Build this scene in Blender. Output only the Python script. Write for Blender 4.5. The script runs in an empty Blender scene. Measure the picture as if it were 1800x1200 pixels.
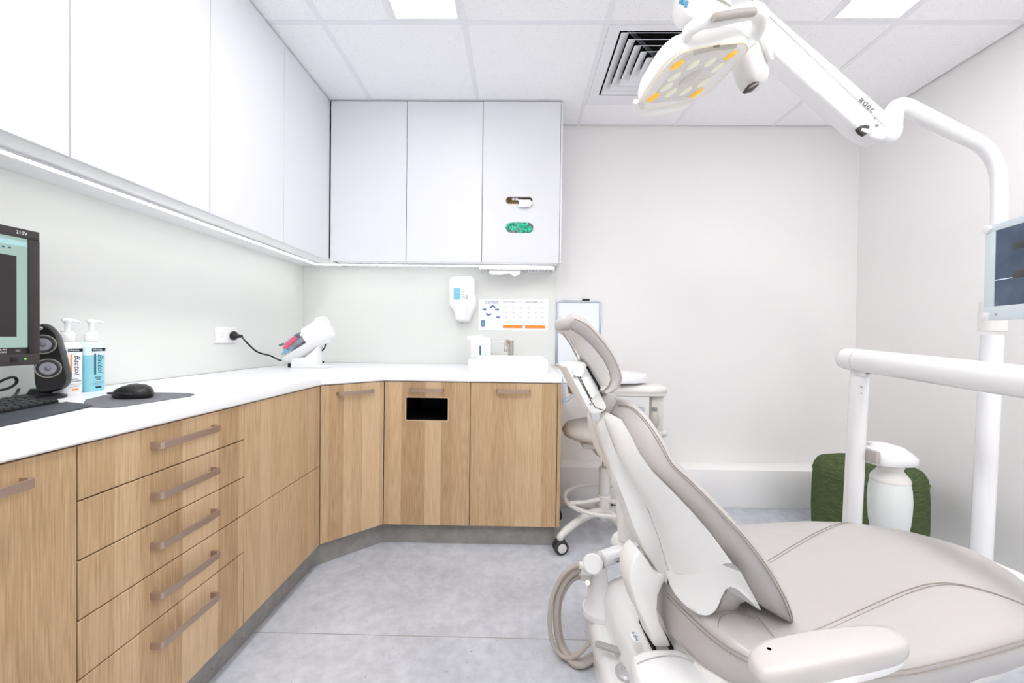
import bpy, bmesh, math, random
from mathutils import Vector, Matrix
random.seed(7)
SC = bpy.context.scene
COL = SC.collection

# ------------------------------------------------------------------ camera, world, exposure
FPX, YAW, PITCH, ROLL, CZ = 721.2266, 0.0162, -0.0112, 0.0117, 1.0294
def cam_basis():
    d = Vector((-math.sin(YAW), math.cos(YAW), 0)); r = Vector((math.cos(YAW), math.sin(YAW), 0)); u = Vector((0, 0, 1))
    d, u = d*math.cos(PITCH)+u*math.sin(PITCH), u*math.cos(PITCH)-d*math.sin(PITCH)
    r, u = r*math.cos(ROLL)+u*math.sin(ROLL), u*math.cos(ROLL)-r*math.sin(ROLL)
    return r, u, d
CR, CU, CD = cam_basis()
CAM = Vector((0, 0, CZ))
cd = bpy.data.cameras.new('camera'); cam = bpy.data.objects.new('camera', cd); COL.objects.link(cam)
cd.sensor_width = 36; cd.sensor_fit = 'HORIZONTAL'; cd.lens = FPX/1800*36; cd.clip_start = 0.02
cam.matrix_world = Matrix(((CR.x, CU.x, -CD.x, 0), (CR.y, CU.y, -CD.y, 0), (CR.z, CU.z, -CD.z, CZ), (0, 0, 0, 1)))
SC.camera = cam
w = bpy.data.worlds.new('World'); SC.world = w; w.use_nodes = True
w.node_tree.nodes['Background'].inputs[0].default_value = (0.9, 0.95, 1, 1)
w.node_tree.nodes['Background'].inputs[1].default_value = 0.3
SC.view_settings.view_transform = 'Standard'; SC.view_settings.look = 'None'
SC.view_settings.gamma = 1; SC.view_settings.use_curve_mapping = False
SC.view_settings.exposure = 0.0
PANEL_E, ADDED_REAR_E, LED_E = 9.5, 22.0, 11.0          # ceiling panels, added unseen rear panels, strip lights
SC.cycles.max_bounces = 10; SC.cycles.diffuse_bounces = 7; SC.cycles.use_denoising = True

# ------------------------------------------------------------------ helpers: points
def ray(px, py): return (px-900)/FPX*CR-(py-600)/FPX*CU+CD
def PY(px, py, Y): r = ray(px, py); return CAM+r*(Y/r.y)          # point on the vertical plane y = Y
def PZ(px, py, Z): r = ray(px, py); return CAM+r*((Z-CZ)/r.z)     # point at height Z
def PX(px, py, X): r = ray(px, py); return CAM+r*(X/r.x)          # point on the plane x = X
TH = math.radians(9)
CO = Vector((.35, 1.05, 0)); CF = Vector((math.cos(TH), math.sin(TH), 0)); CL = Vector((math.sin(TH), -math.cos(TH), 0))
def CH(px, py, v): r = ray(px, py); return CAM+r*((v-(CAM-CO).dot(CL))/r.dot(CL))   # on the chair's lengthwise plane at side offset v
def UV(u, v, z): p = CO+CF*u+CL*v; return Vector((p.x, p.y, z))

# ------------------------------------------------------------------ helpers: materials
def lin(c):
    return tuple(((x/255)/12.92 if x/255 <= .04045 else ((x/255+.055)/1.055)**2.4) for x in c)+(1,)
MATS = {}
def mat(name, rgb, rough=.5, metal=0, emit=0, bump=0, bscale=200, trans=0, coat=0, spec=.5, vary=0, vscale=3, ior=1.45):
    if name in MATS: return MATS[name]
    m = bpy.data.materials.new(name); m.use_nodes = True; nt = m.node_tree; b = nt.nodes['Principled BSDF']
    c = lin(rgb)
    b.inputs['Base Color'].default_value = c; b.inputs['Roughness'].default_value = rough
    b.inputs['Metallic'].default_value = metal; b.inputs['Specular IOR Level'].default_value = spec
    b.inputs['Transmission Weight'].default_value = trans; b.inputs['Coat Weight'].default_value = coat; b.inputs['IOR'].default_value = ior
    if emit: b.inputs['Emission Color'].default_value = c; b.inputs['Emission Strength'].default_value = emit
    tc = nt.nodes.new('ShaderNodeTexCoord')
    if bump:
        n = nt.nodes.new('ShaderNodeTexNoise'); n.inputs['Scale'].default_value = bscale; n.inputs['Detail'].default_value = 4
        bp = nt.nodes.new('ShaderNodeBump'); bp.inputs['Strength'].default_value = bump; bp.inputs['Distance'].default_value = .002
        nt.links.new(tc.outputs['Object'], n.inputs['Vector']); nt.links.new(n.outputs['Fac'], bp.inputs['Height']); nt.links.new(bp.outputs['Normal'], b.inputs['Normal'])
    if vary:
        n = nt.nodes.new('ShaderNodeTexNoise'); n.inputs['Scale'].default_value = vscale; n.inputs['Detail'].default_value = 5
        mx = nt.nodes.new('ShaderNodeMix'); mx.data_type = 'RGBA'
        mx.inputs[6].default_value = tuple(x*(1-vary) for x in c[:3])+(1,); mx.inputs[7].default_value = tuple(min(1, x*(1+vary)) for x in c[:3])+(1,)
        nt.links.new(tc.outputs['Object'], n.inputs['Vector']); nt.links.new(n.outputs['Fac'], mx.inputs[0]); nt.links.new(mx.outputs[2], b.inputs['Base Color'])
    MATS[name] = m
    return m
def nodes_of(m): return m.node_tree.nodes, m.node_tree.links, m.node_tree.nodes['Principled BSDF']
def mathn(N, L, op, a, b=None, c=None):
    n = N.new('ShaderNodeMath'); n.operation = op
    for i, x in enumerate((a, b, c)):
        if x is None: continue
        if isinstance(x, (int, float)): n.inputs[i].default_value = x
        else: L.new(x, n.inputs[i])
    return n.outputs[0]
def ramp(N, L, fac, stops):
    r = N.new('ShaderNodeValToRGB'); e = r.color_ramp.elements
    while len(e) < len(stops): e.new(.5)
    for i, (p, c) in enumerate(stops): e[i].position = p; e[i].color = lin(c) if len(c) == 3 else c
    L.new(fac, r.inputs[0]); return r.outputs[0]
def wood_mat():
    m = mat('oak_veneer', (190, 150, 105), .5, spec=.35); N, L, B = nodes_of(m)
    g = N.new('ShaderNodeNewGeometry'); s = N.new('ShaderNodeSeparateXYZ'); L.new(g.outputs['Position'], s.inputs[0])
    h = mathn(N, L, 'ADD', s.outputs[0], s.outputs[1]); z = s.outputs[2]
    # staves of uneven width run upright
    wv = mathn(N, L, 'SINE', mathn(N, L, 'MULTIPLY', h, 23.0)); k0 = mathn(N, L, 'ADD', mathn(N, L, 'MULTIPLY', h, 12.5), mathn(N, L, 'MULTIPLY', wv, .28))
    k = mathn(N, L, 'FLOOR', k0)
    wn = N.new('ShaderNodeTexWhiteNoise'); wn.noise_dimensions = '1D'; L.new(k, wn.inputs['W'])
    def coord(a, b, c=0):
        x = N.new('ShaderNodeCombineXYZ'); L.new(mathn(N, L, 'MULTIPLY', h, a), x.inputs[0]); L.new(mathn(N, L, 'MULTIPLY', z, b), x.inputs[1])
        L.new(mathn(N, L, 'MULTIPLY', wn.outputs['Value'], 40.0), x.inputs[2]); return x.outputs[0]
    n1 = N.new('ShaderNodeTexNoise'); n1.inputs['Scale'].default_value = 1; n1.inputs['Detail'].default_value = 6; n1.inputs['Roughness'].default_value = .65; L.new(coord(330, 8), n1.inputs['Vector'])
    n2 = N.new('ShaderNodeTexNoise'); n2.inputs['Scale'].default_value = 1; n2.inputs['Detail'].default_value = 2; L.new(coord(11, 1.1), n2.inputs['Vector'])
    # cathedral rings where the stave is flat sawn
    rg = mathn(N, L, 'SINE', mathn(N, L, 'MULTIPLY', n2.outputs['Fac'], 85.0))
    f = mathn(N, L, 'ADD', mathn(N, L, 'MULTIPLY', n1.outputs['Fac'], .60), mathn(N, L, 'MULTIPLY', rg, .026))
    f = mathn(N, L, 'ADD', f, mathn(N, L, 'MULTIPLY', wn.outputs['Value'], .24))
    f = mathn(N, L, 'ADD', f, mathn(N, L, 'MULTIPLY', n2.outputs['Fac'], .10))
    L.new(ramp(N, L, f, [(.20, (154, 124, 88)), (.42, (188, 158, 122)), (.56, (204, 176, 140)), (.80, (222, 199, 168))]), B.inputs['Base Color'])
    bp = N.new('ShaderNodeBump'); bp.inputs['Strength'].default_value = .15; bp.inputs['Distance'].default_value = .001; L.new(n1.outputs['Fac'], bp.inputs['Height']); L.new(bp.outputs[0], B.inputs['Normal'])
    return m
def floor_mat(name='concrete_vinyl', seam=True, tones=None):
    m = mat(name, (170, 170, 172), .55, spec=.35); N, L, B = nodes_of(m)
    g = N.new('ShaderNodeNewGeometry'); s = N.new('ShaderNodeSeparateXYZ'); L.new(g.outputs['Position'], s.inputs[0])
    def noise(sc, det, rough=.6):
        n = N.new('ShaderNodeTexNoise'); n.inputs['Scale'].default_value = sc; n.inputs['Detail'].default_value = det; n.inputs['Roughness'].default_value = rough
        L.new(g.outputs['Position'], n.inputs['Vector']); return n.outputs['Fac']
    f = mathn(N, L, 'ADD', mathn(N, L, 'MULTIPLY', noise(2.6, 8, .65), .55), mathn(N, L, 'MULTIPLY', noise(22, 6, .7), .45))
    base = ramp(N, L, f, tones or [(.33, (168, 171, 179)), (.5, (194, 197, 205)), (.66, (214, 217, 224))])
    sp = ramp(N, L, noise(75, 2), [(.70, (255, 255, 255)), (.76, (120, 116, 112))])
    mx = N.new('ShaderNodeMix'); mx.data_type = 'RGBA'; mx.blend_type = 'MULTIPLY'; mx.inputs[0].default_value = .8
    L.new(base, mx.inputs[6]); L.new(sp, mx.inputs[7]); out = mx.outputs[2]
    if seam:
        d = mathn(N, L, 'ABSOLUTE', mathn(N, L, 'SUBTRACT', s.outputs[1], 1.391))
        ln = mathn(N, L, 'LESS_THAN', d, .0016)
        m2 = N.new('ShaderNodeMix'); m2.data_type = 'RGBA'; L.new(ln, m2.inputs[0]); L.new(out, m2.inputs[6]); m2.inputs[7].default_value = lin((150, 148, 146)); out = m2.outputs[2]
    L.new(out, B.inputs['Base Color'])
    return m
def tile_mat():
    m = mat('mineral_tile', (246, 247, 250), .9, spec=.1); N, L, B = nodes_of(m)
    g = N.new('ShaderNodeNewGeometry')
    v = N.new('ShaderNodeTexVoronoi'); v.inputs['Scale'].default_value = 150; L.new(g.outputs['Position'], v.inputs['Vector'])
    n = N.new('ShaderNodeTexNoise'); n.inputs['Scale'].default_value = 40; L.new(g.outputs['Position'], n.inputs['Vector'])
    d = mathn(N, L, 'ADD', v.outputs['Distance'], mathn(N, L, 'MULTIPLY', n.outputs['Fac'], -.30))
    L.new(ramp(N, L, d, [(.0, (214, 215, 219)), (.05, (252, 252, 254))]), B.inputs['Base Color'])
    return m
def leather_mat():
    m = mat('taupe_leather', (183, 178, 175), .38, spec=.5, coat=.25); N, L, B = nodes_of(m)
    tc = N.new('ShaderNodeTexCoord')
    n = N.new('ShaderNodeTexNoise'); n.inputs['Scale'].default_value = 14; n.inputs['Detail'].default_value = 4; L.new(tc.outputs['Object'], n.inputs['Vector'])
    n2 = N.new('ShaderNodeTexVoronoi'); n2.inputs['Scale'].default_value = 420; L.new(tc.outputs['Object'], n2.inputs['Vector'])
    hh = mathn(N, L, 'ADD', mathn(N, L, 'MULTIPLY', n.outputs['Fac'], 2.2), mathn(N, L, 'MULTIPLY', n2.outputs['Distance'], .10))
    bp = N.new('ShaderNodeBump'); bp.inputs['Strength'].default_value = .35; bp.inputs['Distance'].default_value = .004; L.new(hh, bp.inputs['Height']); L.new(bp.outputs[0], B.inputs['Normal'])
    return m
def fabric_mat():
    m = mat('green_weave', (92, 112, 68), .95, spec=.1); N, L, B = nodes_of(m)
    tc = N.new('ShaderNodeTexCoord'); mp = N.new('ShaderNodeMapping'); mp.inputs['Scale'].default_value = (30, 30, 420); L.new(tc.outputs['Object'], mp.inputs[0])
    n = N.new('ShaderNodeTexNoise'); n.inputs['Scale'].default_value = 1; n.inputs['Detail'].default_value = 3; L.new(mp.outputs[0], n.inputs['Vector'])
    L.new(ramp(N, L, n.outputs['Fac'], [(.35, (66, 80, 50)), (.65, (96, 108, 74))]), B.inputs['Base Color'])
    return m
WALL = mat('warm_white_paint', (239, 237, 236), .85, spec=.2, bump=.05, bscale=300)
SPLASH = mat('pale_sage_laminate', (226, 228, 224), .45, spec=.35)
CABW = mat('white_laminate', (229, 230, 234), .4, spec=.35)
CARC = mat('white_board', (238, 238, 240), .5)
TOPW = mat('white_worktop', (238, 239, 242), .35, spec=.4)
WOOD = wood_mat(); FLOOR = floor_mat(); KICK_SHADED = floor_mat('concrete_vinyl_shaded', False, [(.33, (126, 124, 122)), (.5, (146, 144, 142)), (.66, (164, 162, 160))]); TILE = tile_mat()  # kick: floor vinyl in darker tones, under-cupboard shade put into the colour
GRID = mat('grid_white', (240, 240, 244), .6); LEA = leather_mat(); GREEN = fabric_mat()
PLA = mat('white_plastic', (240, 239, 237), .32, spec=.45, coat=.15)
PLA2 = mat('soft_white_plastic', (232, 230, 227), .4)
BRIGHT = mat('bright_white_plastic', (240, 240, 242), .35)
ENAM = mat('white_enamel', (235, 235, 236), .25, coat=.3)
GREYP = mat('warm_grey_plastic', (176, 170, 164), .45)
STOOLG = mat('stool_grey', (214, 211, 207), .4)
BRONZE = mat('brushed_bronze', (176, 154, 141), .38, metal=.65, bump=.1, bscale=500)
CHROME = mat('chrome', (215, 215, 215), .18, metal=1)
STEEL = mat('brushed_steel', (190, 184, 176), .3, metal=1)
ALU = mat('satin_aluminium', (178, 184, 196), .4, metal=.5)
BLACK = mat('black_plastic', (24, 24, 26), .38)
BLACK2 = mat('charcoal_plastic', (44, 44, 48), .45)
DARK = mat('dark_void', (14, 12, 12), .8)
RUB = mat('dark_rubber', (52, 52, 56), .6)
HOSE = mat('taupe_hose', (176, 168, 160), .5)
THREAD = mat('taupe_thread', (150, 140, 130), .7)
PAPER = mat('paper_white', (248, 248, 250), .8)

# ------------------------------------------------------------------ helpers: geometry
class B:
    def __init__(s): s.bm = bmesh.new()
    def take(s, t, M=None):
        if M is not None: t.transform(M)
        me = bpy.data.meshes.new('tmp'); t.to_mesh(me); t.free(); s.bm.from_mesh(me); bpy.data.meshes.remove(me); return s
    def box(s, a, b, bev=0, seg=2, M=None):
        t = bmesh.new(); bmesh.ops.create_cube(t, size=1)
        a = Vector(a); b = Vector(b); c = (a+b)/2; d = b-a
        for v in t.verts: v.co = Vector((v.co.x*d.x, v.co.y*d.y, v.co.z*d.z))+c
        if bev: bmesh.ops.bevel(t, geom=list(t.edges), offset=bev, segments=seg, affect='EDGES', profile=.5)
        return s.take(t, M)
    def loft(s, rings, closed=True, caps=True, loop=False):
        t = bmesh.new(); R = [[t.verts.new(p) for p in r] for r in rings]; n = len(R[0])
        m = len(R) if loop else len(R)-1
        for i in range(m):
            A, Bq = R[i], R[(i+1) % len(R)]
            for j in range(n if closed else n-1):
                try: t.faces.new((A[j], A[(j+1) % n], Bq[(j+1) % n], Bq[j]))
                except ValueError: pass
        if caps and closed and not loop:
            for r in (R[0], R[-1]):
                try: t.faces.new(r)
                except ValueError: pass
        bmesh.ops.remove_doubles(t, verts=t.verts, dist=1e-6)
        bmesh.ops.recalc_face_normals(t, faces=t.faces)
        return s.take(t)
    def tube(s, pts, r, seg=12, caps=True, loop=False):
        pts = [Vector(p) for p in pts]; n = len(pts); rings = []
        rr = r if isinstance(r, (list, tuple)) else [r]*n
        nrm = None
        for i in range(n):
            a = pts[i-1] if (i > 0 or loop) else pts[i]; b = pts[(i+1) % n] if (i < n-1 or loop) else pts[i]
            tg = (b-a).normalized()
            if nrm is None: nrm = tg.orthogonal().normalized()
            nrm = (nrm-tg*nrm.dot(tg)).normalized(); bi = tg.cross(nrm)
            rings.append([pts[i]+(nrm*math.cos(2*math.pi*j/seg)+bi*math.sin(2*math.pi*j/seg))*rr[i] for j in range(seg)])
        return s.loft(rings, True, caps, loop)
    def lathe(s, prof, M=None, seg=32):
        if M is None: M = Matrix()
        rings = [[M @ Vector((max(r, 1e-5)*math.cos(2*math.pi*j/seg), max(r, 1e-5)*math.sin(2*math.pi*j/seg), z)) for j in range(seg)] for r, z in prof]
        return s.loft(rings)
    def prism(s, pts, ext, bev=0, seg=2):
        t = bmesh.new(); f = t.faces.new([t.verts.new(p) for p in pts]); e = Vector(ext)
        g = bmesh.ops.extrude_face_region(t, geom=[f]); vs = [x for x in g['geom'] if isinstance(x, bmesh.types.BMVert)]
        bmesh.ops.translate(t, vec=e, verts=vs)
        bmesh.ops.recalc_face_normals(t, faces=t.faces)
        if bev: bmesh.ops.bevel(t, geom=[x for x in t.edges if len(x.link_faces) == 2 and x.calc_face_angle(0) > .35], offset=bev, segments=seg, affect='EDGES', profile=.5, clamp_overlap=True)
        return s.take(t)
    def sphere(s, c, r, M=None, u=20, v=12):
        t = bmesh.new(); bmesh.ops.create_uvsphere(t, u_segments=u, v_segments=v, radius=1)
        r = Vector(r) if not isinstance(r, (int, float)) else Vector((r, r, r))
        for x in t.verts: x.co = Vector((x.co.x*r.x, x.co.y*r.y, x.co.z*r.z))
        Q = Matrix.Translation(Vector(c)) @ (M if M is not None else Matrix())
        return s.take(t, Q)
    def poly(s, pts):
        s.bm.faces.new([s.bm.verts.new(p) for p in pts]); return s
def cyl(b, a, c, r, r2=None, seg=24):
    return b.tube([a, c], [r, r if r2 is None else r2], seg)
ORG = {}
def finish(o, me, m, parent, sharp):
    me.materials.append(m)
    if sharp is not None:
        me.shade_smooth(); me.set_sharp_from_angle(angle=math.radians(sharp))
    COL.objects.link(o)
def obj(name, b, m, parent=None, sharp=38, origin=None):
    bm = b.bm; me = bpy.data.meshes.new(name)
    if parent is not None: og = ORG[parent.name]
    elif origin is not None: og = Vector(origin)
    else:
        xs = [v.co for v in bm.verts]; lo = [min(p[i] for p in xs) for i in range(3)]; hi = [max(p[i] for p in xs) for i in range(3)]
        og = Vector(((lo[0]+hi[0])/2, (lo[1]+hi[1])/2, lo[2]))
    bmesh.ops.translate(bm, vec=-og, verts=bm.verts)
    bm.to_mesh(me); bm.free()
    o = bpy.data.objects.new(name, me); finish(o, me, m, parent, sharp)
    if parent is not None: o.parent = parent
    else: o.location = og
    ORG[o.name] = og
    return o
def tag(o, label, cat, group=None, kind=None):
    o['label'] = label; o['category'] = cat
    if group: o['group'] = group
    if kind: o['kind'] = kind
    return o
def thing(name, label, cat, loc, group=None, kind=None):
    o = bpy.data.objects.new(name, None); COL.objects.link(o); o.location = loc; o.empty_display_size = .05; ORG[o.name] = Vector(loc)
    return tag(o, label, cat, group, kind)
def struct(o, label, cat): return tag(o, label, cat, None, 'structure')
def curve_mesh(o):
    COL.objects.link(o); bpy.context.view_layer.update()
    dg = bpy.context.evaluated_depsgraph_get(); me = bpy.data.meshes.new_from_object(o.evaluated_get(dg)); d = o.data
    bpy.data.objects.remove(o); bpy.data.curves.remove(d); return me
def text(s, size, m, parent, at, xd, yd, align='CENTER', shear=0, name='lettering', ext=.0002, bold=0):
    c = bpy.data.curves.new('t', 'FONT'); c.body = s; c.size = size; c.align_x = align; c.align_y = 'CENTER'; c.shear = shear; c.extrude = ext; c.offset = bold; c.resolution_u = 2
    me = curve_mesh(bpy.data.objects.new('t', c))
    xd = Vector(xd).normalized(); yd = Vector(yd); yd = (yd-xd*yd.dot(xd)).normalized(); zd = xd.cross(yd)
    Q = Matrix(((xd.x, yd.x, zd.x, 0), (xd.y, yd.y, zd.y, 0), (xd.z, yd.z, zd.z, 0), (0, 0, 0, 1))); Q.translation = Vector(at)-ORG[parent.name]
    me.transform(Q); me.materials.clear(); me.materials.append(m)
    o = bpy.data.objects.new(name, me); COL.objects.link(o); o.parent = parent; ORG[o.name] = ORG[parent.name]; return o
def plate(outline, holes, thick, Q):
    """flat plate with holes: 2D outline, 2D holes, thickness; Q maps (x,y,z) into the world. Returns a B."""
    c = bpy.data.curves.new('p', 'CURVE'); c.dimensions = '2D'; c.fill_mode = 'BOTH'; c.extrude = thick/2
    for pts in [outline]+holes:
        sp = c.splines.new('POLY'); sp.points.add(len(pts)-1); sp.use_cyclic_u = True
        for p, q in zip(sp.points, pts): p.co = (q[0], q[1], 0, 1)
    me = curve_mesh(bpy.data.objects.new('p', c)); me.transform(Q)
    b = B(); b.bm.from_mesh(me); bpy.data.meshes.remove(me)
    bmesh.ops.remove_doubles(b.bm, verts=b.bm.verts, dist=1e-5); bmesh.ops.recalc_face_normals(b.bm, faces=b.bm.faces); return b
def frame(x, y, at=(0, 0, 0)):
    x = Vector(x).normalized(); y = Vector(y); y = (y-x*y.dot(x)).normalized(); z = x.cross(y)
    Q = Matrix(((x.x, y.x, z.x, 0), (x.y, y.y, z.y, 0), (x.z, y.z, z.z, 0), (0, 0, 0, 1))); Q.translation = Vector(at); return Q
def axis_to(d, at):
    d = Vector(d).normalized(); x = d.orthogonal(); y = d.cross(x); return frame(x, y, at)
def cr(pts, n=8, loop=False):
    pts = [Vector(p) for p in pts]; out = []; N = len(pts)
    for i in range(N if loop else N-1):
        g = (lambda k: pts[k % N]) if loop else (lambda k: pts[max(0, min(N-1, k))])
        p0, p1, p2, p3 = g(i-1), g(i), g(i+1), g(i+2)
        for k in range(n):
            t = k/n; out.append(.5*((2*p1)+(p2-p0)*t+(2*p0-5*p1+4*p2-p3)*t*t+(3*p1-p0-3*p2+p3)*t**3))
    if not loop: out.append(pts[-1])
    return out
def rrect(x0, y0, x1, y1, r, n=5):
    out = []
    for cx, cy, a0 in ((x1-r, y1-r, 0), (x0+r, y1-r, 90), (x0+r, y0+r, 180), (x1-r, y0+r, 270)):
        for k in range(n+1):
            a = math.radians(a0+90*k/n); out.append((cx+r*math.cos(a), cy+r*math.sin(a)))
    return out
def dup(o, parent, dl):
    c = o.copy(); COL.objects.link(c); c.parent = parent; c.location = o.location+Vector(dl); ORG[c.name] = ORG[o.name]+Vector(dl); return c

# ------------------------------------------------------------------ the setting
ZC, GX, GY, T = 2.40, .3678, 2.4277, .6239
YB, XR, XL, YF = 2.6776, 2.1687, -1.4207, -1.30
XU, YU, ZU, XRU = -1.1173, 2.3934, 1.462, .2414
XLB, YBB, ZB, ZT, Y1, X2, SET, XE, ZW = -.8631, 1.9853, .1058, .8086, 1.777, -.651, .0393, .2092, .848
struct(obj('floor', B().box((XL-.1, YF-.1, -.1), (XR+.1, YB+.1, 0)), FLOOR), 'mottled grey concrete-look vinyl floor with one weld seam', 'floor')
struct(obj('wall_left', B().box((XL-.1, YF-.1, 0), (XL, YB+.1, 2.5)), WALL), 'left wall behind the desk run, mostly behind cupboards', 'wall')
struct(obj('wall_back', B().box((XL, YB, 0), (XR, YB+.1, 2.5)), WALL), 'plain warm white back wall facing the viewer', 'wall')
struct(obj('wall_right', B().box((XR, YF-.1, 0), (XR+.1, YB+.1, 2.5)), WALL), 'plain warm white wall on the right', 'wall')
struct(obj('wall_front', B().box((XL, YF-.1, 0), (XR, YF, 2.5)), WALL), 'plain white wall behind the viewer', 'wall')
struct(obj('trim_1', B().box((XL+.0005, YF+.02, ZW), (XL+.006, YB-.0065, ZU+.02)), SPLASH), 'pale sage splashback panel on the left wall', 'splashback')
struct(obj('trim_2', B().box((XL+.006, YB-.006, ZW), (.240, YB-.0005, ZU+.02)), SPLASH), 'pale sage splashback panel on the back wall behind the sink', 'splashback')
bx = B().box((.25, 2.52, 0), (XR-.001, YB-.001, .232), .002)
struct(obj('trim_3', bx, mat('boxing_white', (248, 247, 246), .5)), 'low white boxing along the foot of the back wall', 'boxing')

ceil = struct(obj('ceiling', B().box((XL-.1, YF-.1, 2.47), (XR+.1, YB+.1, 2.55)), GRID), 'suspended ceiling of white mineral tiles in a grid', 'ceiling')
XH = [XL, GX-2*T, GX-1.5*T, GX-T, GX, GX+T, GX+1.5*T, GX+2*T, XR]
XW = [XL, GX-2*T, GX-T, GX, GX+T, GX+2*T, XR]
YR = [YF, GY-5*T, GY-3*T, GY-T, YB]
bw = .012
for x in XW[1:-1]:
    obj('grid_bar', B().box((x-bw, YF, 2.3985), (x+bw, YB, 2.405)), GRID, ceil)
for y in YR[1:-1]:
    obj('grid_bar', B().box((XL, y-bw, 2.398), (XR, y+bw, 2.4045)), GRID, ceil)
obj('grid_bar', B().box((GX+bw, GY-.008, 2.3987), (GX+T-bw, GY+.008, 2.4045)), GRID, ceil)
for (y0, y1) in ((YR[2], YR[3]), (YR[1], YR[2])):
    for x in (GX-1.5*T, GX+1.5*T): obj('grid_bar', B().box((x-bw, y0, 2.3987), (x+bw, y1, 2.4045)), GRID, ceil)
LIGHTS = []
for r in range(4):
    y0, y1 = YR[r], YR[r+1]; xs = XW if r in (0, 3) else XH
    for i in range(len(xs)-1):
        x0, x1 = xs[i], xs[i+1]
        if r in (1, 2) and i in (2, 6): LIGHTS.append((x0, x1, y0, y1)); continue
        ya = y0
        if r == 3 and abs(x0-GX) < 1e-6: ya = GY
        g = .010
        obj('ceiling_tile', B().box((x0+g, ya+g, 2.402), (x1-g, y1-g, 2.418)), TILE, ceil)
PAN_ADDED = mat('panel_glow_added', (255, 255, 255), .5, emit=ADDED_REAR_E)  # rear panels are added out of view, brighter to even the back wall's light
PAN = mat('panel_glow', (255, 255, 255), .5, emit=PANEL_E); PAN.node_tree.nodes['Principled BSDF'].inputs['Emission Color'].default_value = (1.0, 1.0, 1.0, 1)
names = {(1, 0): 'added fill light panel out of view behind on the left', (1, 1): 'added fill light panel out of view behind on the right'}
for (x0, x1, y0, y1) in LIGHTS:
    side = 'left' if x0 < 0 else 'right'
    lab = ('glowing narrow ceiling panel nearer the %s wall cupboards' % side if side == 'left' else 'glowing narrow ceiling panel above the dental chair, right side') if y1 > 1.5 else 'added unseen ceiling fill panel behind the viewer, %s side' % side
    t = thing('ceiling_light', lab, 'light', ((x0+x1)/2, (y0+y1)/2, 2.40), 'ceiling light panels')
    f = B(); g = .0125; e = .012
    f.box((x0+g, y0+g, 2.399), (x0+g+e, y1-g, 2.41)).box((x1-g-e, y0+g, 2.399), (x1-g, y1-g, 2.41)).box((x0+g+e, y0+g, 2.399), (x1-g-e, y0+g+e, 2.41)).box((x0+g+e, y1-g-e, 2.399), (x1-g-e, y1-g, 2.41))
    obj('frame', f, GRID, t); obj('diffuser', B().box((x0+g+e, y0+g+e, 2.402), (x1-g-e, y1-g-e, 2.408)), PAN if y1 > 1.5 else PAN_ADDED, t)
# air diffuser
vc = Vector((GX+T/2, GY-T/2-.02, 2.40))
t = thing('air_vent', 'square white ceiling air vent with nested louvres and black gaps', 'vent', vc)
ho = .245
x0, x1, y0, y1 = GX+.013, GX+T-.013, GY-T+.013, GY-.009
f = B(); zt = 2.397
f.box((x0, y0, zt), (x1, vc.y-ho, 2.404)).box((x0, vc.y+ho, zt), (x1, y1, 2.404)).box((x0, vc.y-ho, zt), (vc.x-ho, vc.y+ho, 2.404)).box((vc.x+ho, vc.y-ho, zt), (x1, vc.y+ho, 2.404))
obj('frame', f, GRID, t)
d = B(); d.box((x0, y0, 2.455), (x1, y1, 2.462)).box((x0, y0, 2.405), (x0+.005, y1, 2.455)).box((x1-.005, y0, 2.405), (x1, y1, 2.455)).box((x0, y0, 2.405), (x1, y0+.005, 2.455)).box((x0, y1-.005, 2.405), (x1, y1, 2.455))
obj('duct', d, DARK, t)
for i in range(5):
    h = .236-.041*i; k = .044
    def sq(s, z): return [vc+Vector((a*s, b*s, z)) for a, b in ((-1, -1), (1, -1), (1, 1), (-1, 1))]
    obj('louver', B().loft([sq(h, -.003), sq(h-k, .030), sq(h-k-.002, .030), sq(h-.003, -.0035)], loop=True), GRID, t, 20)
obj('louver', B().loft([sq(.034, -.003), sq(.004, .02)]), GRID, t, 20)
for a in (45, 135):
    obj('brace', B().box((-.32, -.002, .027), (.32, .002, .05), M=Matrix.Translation(vc+Vector((0, 0, .005))) @ Matrix.Rotation(math.radians(a), 4, 'Z')), ALU, t)

# ------------------------------------------------------------------ wall cupboards
def carcass(b, a, c, th, front):
    """open box; front in 'x+' or 'y-'"""
    (x0, y0, z0), (x1, y1, z1) = a, c
    b.box((x0, y0, z0), (x1, y1, z0+th)).box((x0, y0, z1-th), (x1, y1, z1))
    if front == 'x+':
        b.box((x0, y0, z0+th), (x1, y0+th, z1-th)).box((x0, y1-th, z0+th), (x1, y1, z1-th)).box((x0, y0+th, z0+th), (x0+.006, y1-th, z1-th))
    else:
        b.box((x0, y0, z0+th), (x0+th, y1, z1-th)).box((x1-th, y0, z0+th), (x1, y1, z1-th)).box((x0+th, y1-.006, z0+th), (x1-th, y1, z1-th))
    return b
gp = .0016
ZTOP = 2.392
ys = [.545, 1.005, 1.465, 1.928, YU]
labs = ['plain white wall cupboard at the left edge, above the computer', 'plain white wall cupboard, second from the left, above the pump bottles', 'plain white wall cupboard above the power outlet', 'narrow-looking white wall cupboard in the corner on the left run']
for i in range(4):
    y0, y1 = ys[i], ys[i+1]; yb_ = y1 if i < 3 else YB-.007
    t = thing('wall_cabinet', labs[i], 'cabinet', (XL+.01, (y0+y1)/2, ZU), 'wall cupboards')
    obj('body', carcass(B(), (XL+.007, y0+.0005, ZU+.012), (XU-.020, yb_-.0005, ZTOP-.003), .016, 'x+'), CARC, t)
    obj('door', B().box((XU-.018, y0+gp, ZU), (XU, y1-gp, ZTOP), .0012, 1), CABW, t)
xs = [-1.1125, -.6645, -.2215, .2298]
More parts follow.
